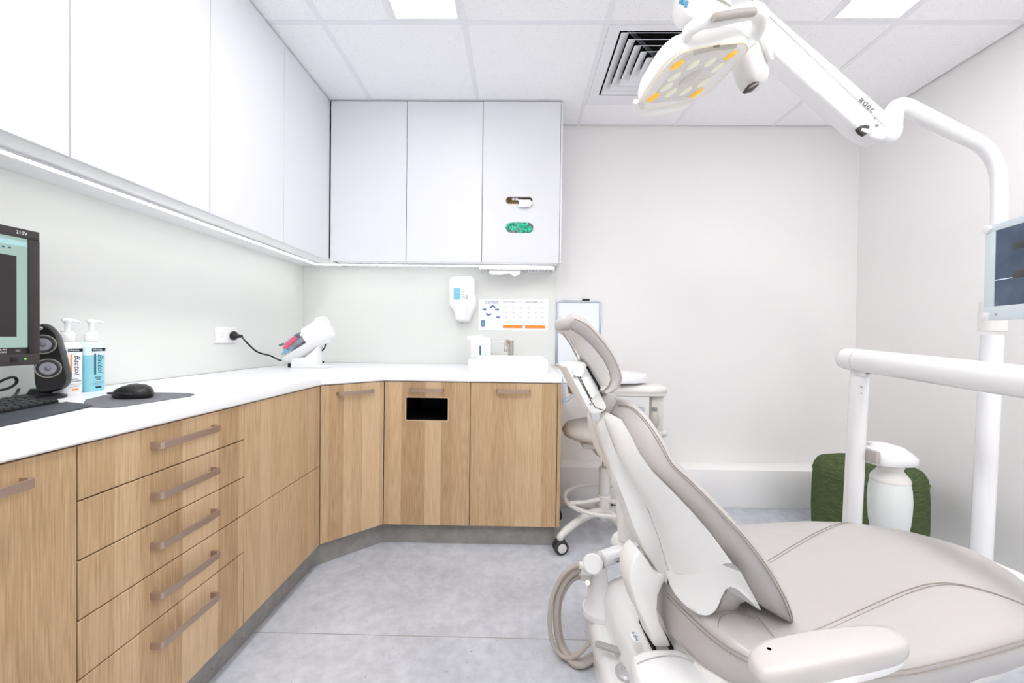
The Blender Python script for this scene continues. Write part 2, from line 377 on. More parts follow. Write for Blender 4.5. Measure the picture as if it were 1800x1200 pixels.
labs = ['plain white wall cupboard on the back run, next to the corner', 'plain white wall cupboard in the middle of the back run', 'white wall cupboard with two oval dispenser holes, above the sink']
HOLES = [(-.0075, 1.8225, .078, .0225), (-.002, 1.664, .080, .030)]
for i in range(3):
    x0, x1 = xs[i], xs[i+1]
    t = thing('wall_cabinet', labs[i], 'cabinet', ((x0+x1)/2, YB-.01, ZU), 'wall cupboards')
    bx0 = x0+.0005
    obj('body', carcass(B(), (bx0, YU+.020, ZU+.012), (x1-.0005, YB-.007, ZTOP-.003), .016, 'y-'), CARC, t)
    if i < 2: obj('door', B().box((x0+gp, YU, ZU), (x1-gp, YU+.018, ZTOP), .0012, 1), CABW, t)
    else:
        hs = []
        for hx, hz, hw, hh in HOLES: hs.append([(a, b) for a, b in rrect(hx-hw, hz-hh, hx+hw, hz+hh, hh*.98, 8)])
        Q = Matrix(((1, 0, 0, 0), (0, 0, -1, YU+.009), (0, 1, 0, 0), (0, 0, 0, 1)))
        obj('door', plate([(x0+gp, ZU), (x1-gp, ZU), (x1-gp, ZTOP), (x0+gp, ZTOP)], hs, .018, Q), CABW, t, 30)
        obj('end_panel', B().box((x1+.0005, YU-.001, ZU), (XRU, YB-.007, ZTOP), .001, 1), CABW, t)
# boxes inside the holes: tissue and green gloves
hx, hz, hw, hh = HOLES[0]
t = thing('tissue_box', 'tan box behind the upper oval hole with white tissue hanging out', 'box', (hx, YU+.03, hz-.06))
bb = B(); bb.box((hx-.11, YU+.0195, hz-.055), (hx+.11, YU+.09, hz-.012), .002).box((hx-.11, YU+.085, hz-.012), (hx+.11, YU+.09, hz+.05)).box((hx-.11, YU+.03, hz-.012), (hx-.070, YU+.085, hz+.05))
obj('carton', bb, mat('tan_card', (240, 214, 168), .8), t)
cols = []
for i in range(9):
    a = i/8; px = hx-.005+.075*a
    cols.append([Vector((px-.006*math.sin(k*.9), YU+.03-.048*min(1, k/2.5)-.004*math.sin(i*2.1+k*.6)*min(1, k/3), hz+.016-.0068*k-.006*math.sin(a*math.pi)*k/7)) for k in range(9)])
tb = B().loft(cols, closed=False, caps=False); o = obj('tissue', tb, PAPER, t, 80); sm = o.modifiers.new('s', 'SOLIDIFY'); sm.thickness = .0012
cols = [[Vector((hx-.05+.006*i+.004*k, YU+.02+.006*math.sin(i*1.7+k), hz+.020-.004*k-.003*math.sin(i*2))) for k in range(4)] for i in range(8)]
o = obj('tissue', B().loft(cols, closed=False, caps=False), PAPER, t, 80); sm = o.modifiers.new('s', 'SOLIDIFY'); sm.thickness = .0012
hx, hz, hw, hh = HOLES[1]
t = thing('glove_box', 'box of crumpled bright green gloves behind the lower oval hole', 'box', (hx, YU+.03, hz-.06))
obj('carton', B().box((hx-.11, YU+.03, hz-.06), (hx+.11, YU+.10, hz+.05), .002), mat('white_card', (226, 228, 228), .8), t)
GL = mat('green_nitrile', (70, 220, 180), .45, vary=.3, vscale=60)
gb = B()
for i in range(46):
    a = random.uniform(-.94, .86); zz = random.uniform(-.75, .75)*(1-.3*a*a)
    p = Vector((hx+a*hw, YU+random.uniform(-.008, .012), hz+zz*hh+(.008 if a < -.1 else 0)))
    pts = []
    dr = Vector((random.uniform(-1, 1), random.uniform(-.4, .4), random.uniform(-1, 1))).normalized()*random.uniform(.010, .019)
    for k in range(6): pts.append(p+dr*(k/5-.5)+Vector((.004*math.sin(k*1.3+i), .004*math.cos(k+i), .004*math.sin(k*2+i*3))))
    gb.tube(cr(pts, 3), [.0025+.0035*random.random() for _ in range(16)], 7)
o = obj('gloves', gb, GL, t, 60)
# strip lights under the cupboards
LED = mat('led_glow', (255, 255, 255), .5, emit=LED_E)
ULX = -1.262; ULY = 2.535
t = thing('strip_light', 'thin glowing strip light under the left run of wall cupboards', 'light', (ULX, 1.5, ZU), 'under-cupboard strip lights')
obj('channel', B().box((ULX-.011, .55, ZU+.004), (ULX+.011, ULY+.011, ZU+.0115)), CABW, t); obj('diffuser', B().box((ULX-.007, .552, ZU+.001), (ULX+.007, ULY+.009, ZU+.004)), LED, t)
t = thing('strip_light', 'thin glowing strip light under the back run of wall cupboards', 'light', (-.5, ULY, ZU), 'under-cupboard strip lights')
obj('channel', B().box((ULX+.0115, ULY-.011, ZU+.004), (.205, ULY+.011, ZU+.0115)), CABW, t); obj('diffuser', B().box((ULX+.012, ULY-.007, ZU+.001), (.203, ULY+.007, ZU+.004)), LED, t)
# paper towel dispenser slung under the cupboard
a = PY(843, 476, 2.58); b_ = PY(975, 487, 2.58)
t = thing('paper_towel_dispenser', 'slotted white paper towel dispenser under the wall cupboard, one towel hanging', 'dispenser', ((a.x+b_.x)/2, 2.58, ZU-.02))
db = B(); zt = ZU+.011
db.box((a.x, 2.556, zt-.024), (a.x+.012, 2.668, zt), .002).box((b_.x-.012, 2.556, zt-.024), (b_.x, 2.668, zt), .002).box((a.x+.012, 2.556, zt-.024), (b_.x-.012, 2.562, zt-.002)).box((a.x+.012, 2.66, zt-.03), (b_.x-.012, 2.668, zt-.002))
obj('housing', db, BRIGHT, t)
n = 22; gb = B()
for i in range(n):
    x = a.x+.02+(b_.x-a.x-.04)*i/(n-1); gb.box((x-.004, 2.563, zt-.022), (x+.004, 2.659, zt-.006), .001, 1)
o = obj('slats', gb, BRIGHT, t); o['kind'] = 'stuff'
c0, c1, c2 = PY(860, 480, 2.575), PY(914, 480, 2.575), PY(905, 487, 2.575)
pts = [PY(860, 474, 2.572), PY(861, 481, 2.572), PY(880, 481.5, 2.572), PY(897, 480, 2.572), PY(905, 487, 2.572), PY(909, 482, 2.572), PY(914, 481, 2.572), PY(915, 474, 2.572)]
obj('towel', B().prism(pts, (0, .002, 0)), PAPER, t)

# ------------------------------------------------------------------ base cupboards and worktop
def handle(parent, c, along, out, ln, hgt=.016, st=.030, tk=.0055):
    along = Vector(along).normalized(); out = Vector(out).normalized(); c = Vector(c)
    def path(o):
        h = ln/2-o; s = st-o; r = .012
        p = [(-h, 0), (-h, s-r)]+[(-h+r-r*math.cos(q), s-r+r*math.sin(q)) for q in (.5, 1.05)]+[(-h+r, s)]
        return p+[(-x, y) for x, y in reversed(p)]
    ol = path(0)+list(reversed(path(tk)))
    b = B().prism([c+along*x+out*y-Vector((0, 0, hgt/2)) for x, y in ol], (0, 0, hgt))
    return obj('handle', b, BRONZE, parent, 30)
FT = .018
def front_box(b, p, q, out, z0, z1):
    """board between plan points p,q (face line), going back from the face by FT"""
    p = Vector((p[0], p[1], 0)); q = Vector((q[0], q[1], 0)); dr = (q-p).normalized(); o = Vector((out[0], out[1], 0)).normalized()
    p2 = p+dr*gp; q2 = q-dr*gp
    pts = [p2, q2, q2-o*FT, p2-o*FT]
    return b.prism([Vector((v.x, v.y, z0+gp)) for v in pts], (0, 0, z1-z0-2*gp), .001, 1)
ZD = ZT-.002
def base_unit(label, a, c):
    t = thing('base_cabinet', label, 'cabinet', ((a[0]+c[0])/2, (a[1]+c[1])/2, ZB), 'oak base cupboards')
    return t
# left door unit
t = base_unit('oak base cupboard with one door at the left edge, under the keyboard', (XL, .2), (XLB, .789))
obj('body', B().box((XL+.002, .201, ZB+.002), (XLB-FT-.002, .7885, ZD)), CARC, t)
o = obj('door', front_box(B(), (XLB, .2), (XLB, .789), (1, 0), ZB, ZD), WOOD, t); handle(o, (XLB, .605, .767), (0, 1, 0), (1, 0, 0), .19)
# drawers
t = base_unit('oak drawer unit with five bronze-handled drawers', (XL, .789), (XLB, 1.279))
obj('body', B().box((XL+.002, .7895, ZB+.002), (XLB-FT-.002, 1.2785, ZD)), CARC, t)
zs = [ZD, .6955, .577, .4575, .3385, ZB]
for i in range(5):
    o = obj('drawer', front_box(B(), (XLB, .789), (XLB, 1.279), (1, 0), zs[i+1], zs[i]), WOOD, t)
    handle(o, (XLB, 1.046, zs[i]-(.043 if i == 0 else .051)), (0, 1, 0), (1, 0, 0), .196)
t = base_unit('oak base unit with two plain stacked fronts and no handles', (XL, 1.279), (XLB, Y1))
obj('body', B().box((XL+.002, 1.2795, ZB+.002), (XLB-FT-.002, Y1-.014, ZD)), CARC, t)
for z0, z1 in ((.4565, ZD), (ZB, .4565)): obj('drawer', front_box(B(), (XLB, 1.279), (XLB, Y1-.003), (1, 0), z0, z1), WOOD, t)
# diagonal corner
dv = Vector((X2-XLB, YBB-Y1, 0)).normalized(); dn = Vector((dv.y, -dv.x, 0))
t = base_unit('oak corner cupboard with one door set at an angle', (XLB, Y1), (X2, YBB))
ins = .023
pts = [(XL+.002, Y1-.012), (XLB-FT-.004, Y1-.012), (XLB-.004-.012, Y1+.008), (X2-.012, YBB+.012), (X2-.012, YBB+FT+.003), (X2-.012, YB-.002), (XL+.002, YB-.002)]
obj('body', B().prism([Vector((x, y, ZB+.002)) for x, y in pts], (0, 0, ZD-ZB-.002)), CARC, t)
p = Vector((XLB, Y1, 0)); q = Vector((X2, YBB, 0))
o = obj('door', front_box(B(), p, q, dn, ZB, ZD), WOOD, t); m_ = (p+q)/2+dv*.004; handle(o, (m_.x, m_.y, .766), dv, dn, .168)
# bin unit
t = base_unit('oak base cupboard with a black rectangular waste slot', (X2, YB), (-.231, YBB))
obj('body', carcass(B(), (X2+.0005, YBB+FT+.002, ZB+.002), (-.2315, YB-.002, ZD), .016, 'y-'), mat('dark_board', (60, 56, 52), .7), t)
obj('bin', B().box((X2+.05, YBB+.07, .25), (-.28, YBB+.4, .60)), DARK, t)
Q = Matrix(((1, 0, 0, 0), (0, 0, -1, YBB+FT/2), (0, 1, 0, 0), (0, 0, 0, 1)))
o = obj('door', plate([(X2+gp, ZB+gp), (-.231-gp, ZB+gp), (-.231-gp, ZD-gp), (X2+gp, ZD-gp)], [rrect(-.546, .6165, -.3375, .731, .006, 3)], FT, Q), WOOD, t, 30)
obj('slot_trim', plate(rrect(-.5465, .616, -.337, .7315, .007, 3), [rrect(-.544, .6185, -.3395, .729, .005, 3)], .004, Matrix(((1, 0, 0, 0), (0, 0, -1, YBB-.0005), (0, 1, 0, 0), (0, 0, 0, 1)))), mat('pale_oak_edge', (222, 196, 164), .5), o, 30)
handle(o, (-.441, YBB, .768), (1, 0, 0), (0, -1, 0), .163)
# sink unit
t = base_unit('oak base cupboard with one door under the sink', (-.231, YB), (XE-.017, YBB))
obj('body', B().box((-.2305, YBB+FT+.002, ZB+.002), (XE-.018, YB-.002, ZD)), CARC, t)
o = obj('door', front_box(B(), (-.231, YBB), (XE-.018, YBB), (0, -1), ZB, ZD), WOOD, t); handle(o, (-.022, YBB, .768), (1, 0, 0), (0, -1, 0), .163)
obj('end_panel', B().box((XE-.0165, YBB, ZB), (XE, YB-.002, ZD), .001, 1), WOOD, t)
# kick boards (coved floor vinyl, recess shade painted in)
tt = math.tan(math.pi/8)*SET
k1 = Vector((XLB-SET, Y1+tt, 0)); k2 = Vector((X2-tt, YBB+SET, 0))
struct(obj('baseboard_left', B().box((k1.x-.012, .21, .0), (k1.x, k1.y, ZB)), KICK_SHADED), 'grey concrete-look kickboard under the left run of oak units', 'kickboard')
struct(obj('baseboard_corner', B().prism([k1, k2, k2-dn*.012, k1-dn*.012], (0, 0, ZB)), KICK_SHADED), 'grey angled kickboard under the corner oak unit', 'kickboard')
struct(obj('baseboard_back', B().box((k2.x, YBB+SET, 0), (XE-.02, YBB+SET+.012, ZB)), KICK_SHADED), 'grey kickboard under the back run of oak units', 'kickboard')
struct(obj('baseboard_end', B().box((XE-.032, YBB+SET+.0125, 0), (XE-.02, YB-.001, ZB)), KICK_SHADED), 'grey kickboard at the open end of the sink unit', 'kickboard')
# worktop
ov = .006
w0 = [(XL+.0065, .19), (XLB+ov, .19), (XLB+ov, Y1-.004), (X2+.004, YBB-ov), (XE+.004, YBB-ov), (XE+.004, YB-.0065), (XL+.0065, YB-.0065)]
def offs(pts, d):
    out = []
    for i in range(len(pts)):
        a, b, c = Vector(pts[i-1]), Vector(pts[i]), Vector(pts[(i+1) % len(pts)])
        n1 = Vector(((b-a).y, -(b-a).x)).normalized(); n2 = Vector(((c-b).y, -(c-b).x)).normalized()
        m = (n1+n2).normalized(); out.append(b-m*(d/max(.2, m.dot(n1))))
    return out
rings = []
for d, z in ((.004, ZT), (0, ZT+.004), (0, ZW-.013), (.0035, ZW-.0055), (.010, ZW-.001), (.016, ZW)):
    rings.append([Vector((x, y, z)) for x, y in offs(w0, d)])
tag(obj('worktop', B().loft(rings), TOPW, sharp=30), 'white L-shaped worktop with an angled inner corner', 'worktop')

# flap table at the worktop's end
t = thing('flap_table', 'white rounded flap table bracketed to the end of the worktop', 'table', (.4, 2.15, ZT))
xe = XE+.006; ol = [(xe, 1.965), (.462, 1.965)]
for k in range(1, 10):
    a = -math.pi/2+math.pi*k/10; ol.append((.462+.205*math.cos(a), 2.15+.185*math.sin(a)))
ol += [(.462, 2.335), (xe, 2.335)]
obj('top', B().prism([Vector((x, y, ZT)) for x, y in ol], (0, 0, ZW-ZT), .008, 3), TOPW, t)
bk = B().box((xe-.001, 1.969, ZT-.10), (xe+.014, 1.989, ZT-.0005), .001).box((xe+.014, 1.969, ZT-.014), (xe+.13, 1.989, ZT-.0005), .001)
bk.tube([(xe+.006, 1.979, ZT-.092), (xe+.06, 1.979, ZT-.050), (xe+.11, 1.979, ZT-.010)], .008, 8)
obj('bracket', bk, ALU, t)

# ------------------------------------------------------------------ things on the worktop
# monitor, screen parallel to the left wall
MX, MY1, MZ0, MZ1 = -1.196, 1.006, .947, 1.2755
t = thing('computer_monitor', 'black computer monitor at the left edge showing a pale program window', 'monitor', (MX-.03, .72, ZW))
MYa = .48
obj('housing', B().box((MX-.055, MYa, MZ0), (MX-.006, MY1, MZ1), .006), BLACK2, t)
bz = B(); e = .022
bz.box((MX-.006, MYa, MZ1-e), (MX, MY1, MZ1), .002).box((MX-.006, MYa, MZ0), (MX, MY1, MZ0+.028), .002).box((MX-.006, MY1-e, MZ0+.028), (MX, MY1, MZ1-e), .001).box((MX-.006, MYa, MZ0+.028), (MX, MYa+e, MZ1-e), .001)
obj('bezel', bz, mat('bezel_brown_black', (52, 46, 46), .4), t)
SG = mat('screen_mint', (176, 206, 196), .35, emit=.8); SG.node_tree.nodes['Principled BSDF'].inputs['Base Color'].default_value = lin((50, 60, 56)); SD = mat('screen_dark', (44, 38, 40), .3, emit=.02)
sx = MX-.005
y1 = MY1-e; z0 = MZ0+.028; z1 = MZ1-e
scr = obj('screen', B().box((sx-.001, MYa+e, z0), (sx, y1, z1)), SG, t)
obj('task_bar', B().box((sx, MYa+e, z0), (sx+.0004, y1, z0+.015)), SD, scr)
obj('window_pane', B().box((sx, y1-.12, z0+.041), (sx+.0004, y1-.022, z1-.045)), SD, scr)
hd = B(); hd.box((sx, MYa+e, z1-.020), (sx+.0003, y1, z1-.008)); obj('menu_band', hd, mat('screen_band', (150, 186, 186), .35, emit=.25), scr)
ic = B()
for i in range(8): ic.box((sx+.0003, y1-.125+.0125*i, z1-.030), (sx+.0006, y1-.120+.0125*i, z1-.026))
for i in range(34): ic.box((sx+.0003, y1-.170, z0+.046+.0054*i), (sx+.0005, y1-.124, z0+.048+.0054*i))
o = obj('icons', ic, mat('icon_teal', (66, 104, 116), .5), scr); o['kind'] = 'stuff'
WT = mat('white_print', (232, 232, 232), .6)
# the screen faces +x, so its text runs along +y
for s, y, z, k in (('12:40 PM', y1-.053, z0+.0103, .0062), ('15/02/2023', y1-.053, z0+.0045, .0052), ('ENG', y1-.092, z0+.0075, .006)): text(s, k, WT, scr, (sx+.0008, y, z), (0, 1, 0), (0, 0, 1))
obj('tray_icon', B().box((sx+.0004, y1-.024, z0+.005), (sx+.0006, y1-.015, z0+.0105)), mat('tray_grey', (120, 118, 120), .5), scr)
obj('tray_badge', B().box((sx+.0004, y1-.113, z0+.004), (sx+.0006, y1-.105, z0+.011)), mat('badge_orange', (214, 96, 60), .5), scr)
text('210V', .011, WT, t, (MX+.0006, MY1-.038, MZ1-.011), (0, 1, 0), (0, 0, 1))
text('MENU', .006, WT, t, (MX+.0006, MY1-.115, MZ0+.021), (0, 1, 0), (0, 0, 1))
bt = B().box((MX, MY1-.135, MZ0+.008), (MX+.001, MY1-.10, MZ0+.014), .0003)
obj('menu_button', bt, BLACK, t); obj('power_button', B().box((MX, MY1-.058, MZ0+.009), (MX+.002, MY1-.046, MZ0+.021), .0006), BLACK, t)
obj('power_light', B().box((MX, MY1-.033, MZ0+.013), (MX+.001, MY1-.029, MZ0+.017), .0003), mat('led_green', (120, 220, 80), .4, emit=.8), t)
sb = B().box((MX-.075, .69, ZW+.012), (MX-.050, .76, 1.12), .004).box((MX-.16, .62, ZW), (MX-.03, .83, ZW+.012), .004)
obj('stand', sb, BLACK2, t)

# loudspeaker
SY = 1.085
def SP(px, py, d=0): return PY(px, py, SY+d)
t = thing('loudspeaker', 'black loudspeaker with two grey cones behind the monitor', 'speaker', (SP(72, 690).x, SY, ZW))
ol = [(58, 640), (56, 600), (60, 578), (70, 569), (82, 571), (95, 583), (103, 605), (111, 635), (118, 665), (115, 678), (103, 686), (82, 691), (66, 690), (60, 675)]
ol = [tuple(v)[:2] for v in cr([Vector((x, y, 0)) for x, y in ol], 4, True)]
nrm = Vector((.55, -.83, 0)).normalized(); sd = Vector((.83, .55, 0))
def face(px, py):      # onto the speaker's own front plane
    r = ray(px, py); c = SP(84, 630); return CAM+r*((c-CAM).dot(nrm)/r.dot(nrm))
rg = []
cen = face(85, 632)
for sc, dp in ((.94, 0), (1, -.008), (1, -.03), (.86, -.055), (.6, -.062)): rg.append([cen+(face(x, y)-cen)*sc+nrm*dp for x, y in ol])
obj('cabinet', B().loft(rg), BLACK, t, 50)
FACEM = mat('driver_grey', (150, 150, 158), .4); RINGM = mat('ring_grey', (150, 146, 138), .35, metal=.4)
for (px, py) in ((76, 605), (85, 647)):
    c = face(px, py); rr = .0245
    Q = axis_to(nrm, c)
    d_ = obj('driver', B().lathe([(.008, -.006), (.0155, .0015), (.0165, .0025)], Q, 28), FACEM, t, 60)
    obj('surround', B().lathe([(.0163, .0022), (.020, .004), (.0232, .0015)], Q, 28), RUB, d_, 60)
    obj('ring', B().tube([Q @ Vector((rr*math.cos(a*math.pi/16), rr*math.sin(a*math.pi/16), .0015)) for a in range(32)], .0018, 8, loop=True), RINGM, d_)
    obj('dome', B().sphere(c+nrm*.0005, .0068), mat('dome_grey', (120, 120, 128), .3), d_)
obj('badge', B().sphere(face(68, 577)+nrm*.002, (.012, .004, .006)), CHROME, t)
b0 = SP(70, 689, .01)
st = B().loft([[b0+Vector((.020*math.cos(a), .016*math.sin(a), .01)) for a in [k*math.pi/8 for k in range(16)]], [Vector((b0.x+.028*math.cos(a), b0.y+.022*math.sin(a), ZW+.012)) for a in [k*math.pi/8 for k in range(16)]],
    [Vector((b0.x+.062*math.cos(a), b0.y+.042*math.sin(a), ZW+.007)) for a in [k*math.pi/8 for k in range(16)]], [Vector((b0.x+.062*math.cos(a), b0.y+.042*math.sin(a), ZW)) for a in [k*math.pi/8 for k in range(16)]]])
obj('stand', st, BLACK, t, 40)
# second driver box beside it: the lens-side cheek seen left of the front
# pump bottles
def pump_bottle(c, w, d, hb, rot, label, liquid):
    Q = Matrix.Translation(c) @ Matrix.Rotation(rot, 4, 'Z')
    t = thing('pump_bottle', label, 'bottle', c, 'pump bottles beside the computer')
    def sec(s, z, r=.018): return [Q @ Vector((x, y, z)) for x, y in rrect(-w/2*s, -d/2*s, w/2*s, d/2*s, min(r, d/2*s*.95))]
    prof = [(.93, 0), (1, .006), (1, hb-.016), (.95, hb-.006), (.78, hb), (.42, hb+.002)]
    if liquid:
        hl = hb*.74
        obj('liquid', B().loft([sec(s, z) for s, z in ((.93, 0), (1, .006), (1, hl))]), mat('blue_gel', (142, 206, 220), .3, coat=.3), t, 50)
        obj('body', B().loft([sec(s, z) for s, z in [(1, hl)]+prof[2:]]), mat('clear_blue_plastic', (214, 230, 236), .25, coat=.3), t, 50)
    else: obj('body', B().loft([sec(s, z) for s, z in prof]), BRIGHT, t, 50)
    z = hb
    obj('collar', B().lathe([(.0155, z+.002), (.0165, z+.005), (.0165, z+.026), (.015, z+.028), (.0135, z+.029), (.0135, z+.033), (.007, z+.034)], Q, 24), BRIGHT, t)
    pb = B().lathe([(.0055, z+.033), (.0062, z+.044), (.0062, z+.055), (.010, z+.061), (.010, z+.064)], Q, 16)
    pb.tube([Q @ Vector((-.014, 0, z+.0645)), Q @ Vector((.0, 0, z+.0655)), Q @ Vector((.022, 0, z+.0645)), Q @ Vector((.036, 0, z+.059))], [.004, .006, .0045, .0028], 10)
    obj('pump', pb, BRIGHT, t)
    NAVY = mat('navy_print', (40, 52, 70), .6); ORA = mat('orange_print', (240, 148, 62), .6); GR = mat('grey_print', (120, 120, 126), .6)
    fy = -d/2-.0006
    X = (Q.to_3x3() @ Vector((1, 0, 0))); Z = Vector((0, 0, 1)); at = lambda x, z_: Q @ Vector((x, fy, z_))
    def strip(x0, x1, z0, z1, m, nm='label_print'):
        b = B().poly([Q @ Vector((x, fy, z_)) for x, z_ in ((x0, z0), (x1, z0), (x1, z1), (x0, z1))]); obj(nm, b, m, t, None)
    strip(-.019, .021, hb-.027, hb-.018, NAVY); text('Whiteley', .0074, WT, t, at(-.003, hb-.0225)-Q.to_3x3() @ Vector((0, .0005, 0)), X, Z)
    strip(.0115, .018, hb-.025, hb-.020, WT)
    sc = NAVY if liquid else ORA
    strip(-.0125, -.0075, hb-.098, hb-.034, sc)
    text('Bactol', .0225, mat('black_print', (24, 24, 30), .6) if not liquid else mat('ink_print', (26, 58, 76), .6), t, at(.0055, hb-.064), (0, 0, -1), X, shear=.35, bold=-.0002)
    for i, (s, sz) in enumerate((('BACTOL', .0052), ('MOISTURISER' if not liquid else 'BLUE', .0052))): text(s, sz, sc if liquid else GR, t, at(0, hb-.107-.006*i), X, Z)
    for k in range(3): strip(-.018, .018-.004*k, hb-.1215-.004*k, hb-.1208-.004*k, GR)
    strip(-.009, .009, .010, .0155, ORA if not liquid else NAVY)
pump_bottle(Vector((-1.315, 1.174, ZW)), .0615, .046, .150, math.radians(90), 'white pump bottle with an orange label strip beside the speaker', False)
pump_bottle(Vector((-1.312, 1.2385, ZW)), .0605, .044, .150, math.radians(90), 'pump bottle of blue gel with a navy label strip', True)

# mouse pad, mouse, keyboard
pts = [(145, 713), (190, 715), (215, 713), (262, 706), (335, 695), (342, 692), (330, 690), (260, 689), (215, 689), (180, 695), (150, 702)]
tag(obj('mouse_pad', B().prism([PZ(x, y, ZW+.003) for x, y in pts], (0, 0, -.003), .0008, 1), mat('grey_rubber', (112, 112, 118), .75)), 'thin dark grey mouse pad on the worktop', 'mouse pad')
mc = PZ(226, 703, ZW+.003); mc = Vector((mc.x-.03, mc.y+.045, ZW+.0035))
Q = Matrix.Translation(mc) @ Matrix.Rotation(math.radians(-14), 4, 'Z')
t = thing('computer_mouse', 'black wireless mouse on the grey mouse pad', 'mouse', mc)
rg = []
for s, z in ((.90, 0), (1, .006), (.98, .016), (.86, .027), (.6, .034), (.25, .0368)):
    rg.append([Q @ Vector((.058*s*math.cos(a)*(1 if math.cos(a) > 0 else 1.05)+.006*(1-s), .035*s*math.sin(a)*(1-.12*math.cos(2*a)), z-.012*max(0, -math.cos(a))*s*(z/.0368))) for a in [k*math.pi/14 for k in range(28)]])
obj('body', B().loft(rg), BLACK, t, 50)
obj('side_grip', B().tube([Q @ Vector((-.045, -.0315, .013)), Q @ Vector((0, -.0365, .016)), Q @ Vector((.04, -.030, .014))], .003, 8), RUB, t)
obj('buttons', B().tube([Q @ Vector((-.045, 0.004, .0235)), Q @ Vector((-.02, 0.004, .033)), Q @ Vector((.01, 0.004, .0372))], .0028, 8), ALU, t)
# keyboard lies along the left run, its front edge to the right
K0 = PZ(168, 714, ZW); K1 = PZ(0, 751, ZW); kd = Vector((K1.x-K0.x, K1.y-K0.y, 0)).normalized(); kn = Vector((kd.y, -kd.x, 0))
if kn.x > 0: kn = -kn
t = thing('keyboard', 'black computer keyboard with a sloping palm rest at the left edge', 'keyboard', (K0+kd*.2+kn*.09).xyz)
def kq(u, v, z): p = K0+kd*u+kn*v; return Vector((p.x, p.y, ZW+z))
KM = mat('keyboard_slate', (52, 56, 64), .45, bump=.15, bscale=300)
rg = [[kq(u, v, z) for v, z in ((0, .0005), (0, .004), (.025, .009), (.055, .014), (.062, .012), (.17, .020), (.19, .020), (.19, .0005))] for u in (.012, .0, .2, .42, .45)]
rg[0] = [kq(0.0+.0, v, z) for v, z in ((.004, .001), (.004, .003), (.027, .008), (.055, .012), (.062, .010), (.17, .018), (.187, .018), (.187, .001))]
rg[1] = [kq(.006, v, z) for v, z in ((0, .0005), (0, .004), (.025, .009), (.055, .014), (.062, .012), (.17, .020), (.19, .020), (.19, .0005))]
obj('base', B().loft(rg), KM, t, 30)
key0 = None
for r in range(5):
    for c in range(22):
        u = .017+.0192*c+.004*(r % 2); v = .068+.0205*r
        if u > .43: continue
        if key0 is None:
            def ksq(s, z): return [kq(u+a*s, v+.0082+b*s, z) for a, b in ((-1, -1), (1, -1), (1, 1), (-1, 1))]
            # local key: tapered cap
            key0 = obj('key', B().loft([ksq(.0085, .0135), ksq(.0083, .018), ksq(.0064, .0215)]), BLACK, t, 25); ku, kv = u, v; kz = .0
        else:
            dl = kd*(u-ku)+kn*(v-kv); dup(key0, t, (dl.x, dl.y, (v-kv)*.074))
# cables behind the monitor
cb = B().tube(cr([PX(-30, 690, -1.33), PX(5, 668, -1.35), PX(25, 663, -1.36), PX(29, 672, -1.36), PX(15, 682, -1.35), PX(-20, 690, -1.33)], 6), .0035, 8)
tag(obj('monitor_cable', cb, BLACK), 'black cable loop below the monitor', 'cable')
p0 = PX(33, 684, -1.37); cb = B().tube(cr([p0, PX(27, 694, -1.35), PX(15, 701, -1.32), PX(-10, 707, -1.30)], 6), .0035, 8)
tag(obj('speaker_cable', cb, BLACK), 'black cable running down from the speaker', 'cable')
# power outlet, plug
a = PX(377, 574, XL+.006); c = PX(413.5, 602, XL+.006)
t = thing('power_outlet', 'white double power outlet on the left wall with a plug in it', 'outlet', (XL+.006, (a.y+c.y)/2, c.z))
obj('face_plate', B().box((XL+.006, a.y, c.z), (XL+.015, c.y, a.z), .002), BRIGHT, t)
sl = B()
for dy, dz, rot in ((-.032, -.008, 0), (-.040, .008, .5), (-.024, .008, -.5)): sl.box((-.0004, -.001, -.004), (.0004, .001, .004), M=Matrix.Translation((XL+.0152, (a.y+c.y)/2+dy, (a.z+c.z)/2+dz)) @ Matrix.Rotation(rot, 4, 'X'))
obj('socket_slots', sl, GREYP, t)
obj('rocker_switch', B().box((XL+.015, (a.y+c.y)/2-.02, a.z-.018), (XL+.0175, (a.y+c.y)/2-.008, a.z-.008), .0006), BRIGHT, t)
pc = Vector((XL+.015, (a.y+c.y)/2+.036, (a.z+c.z)/2-.003))
t = thing('power_cable', 'black plug and cord from the outlet to the white dispenser', 'cord', pc)
obj('plug', B().lathe([(.020, .0005), (.022, .003), (.022, .012), (.020, .016), (.014, .02), (.010, .026), (.0085, .04), (.006, .048)], axis_to((1, .05, -.06), pc), 20), BLACK, t)
cp = [pc+Vector((.046, .002, -.003)), PY(432, 600, 2.06), PY(452, 618, 2.10), PY(475, 625, 2.18), PY(492, 633, 2.27), PY(506, 634, 2.30)]
obj('cord', B().tube(cr(cp, 8), .0042, 8), BLACK, t)

# white impression-material dispenser in the corner
DY = 2.20
def DP(px, py, d=0): return PY(px, py, DY+d)
c0 = DP(533, 644); t = thing('impression_dispenser', 'white tilted dispenser holding a pink and blue mixing cartridge in the corner', 'dispenser', (c0.x, DY+.03, ZW))
ol = [(510.5, 644.5), (511, 628), (537, 628), (548, 618), (557, 608), (556, 645)]
foot = [DP(x, y) for x, y in ol]
for v in foot: v.z = max(v.z, ZW)
foot[0].z = foot[-1].z = ZW
obj('foot', B().prism(foot, (0, .07, 0), .004), BRIGHT, t)
pd = B().box((foot[0].x+.03, DY+.01, ZW), (DP(573, 640).x, DY+.075, ZW+.014), .003); obj('base_plate', pd, BRIGHT, t)
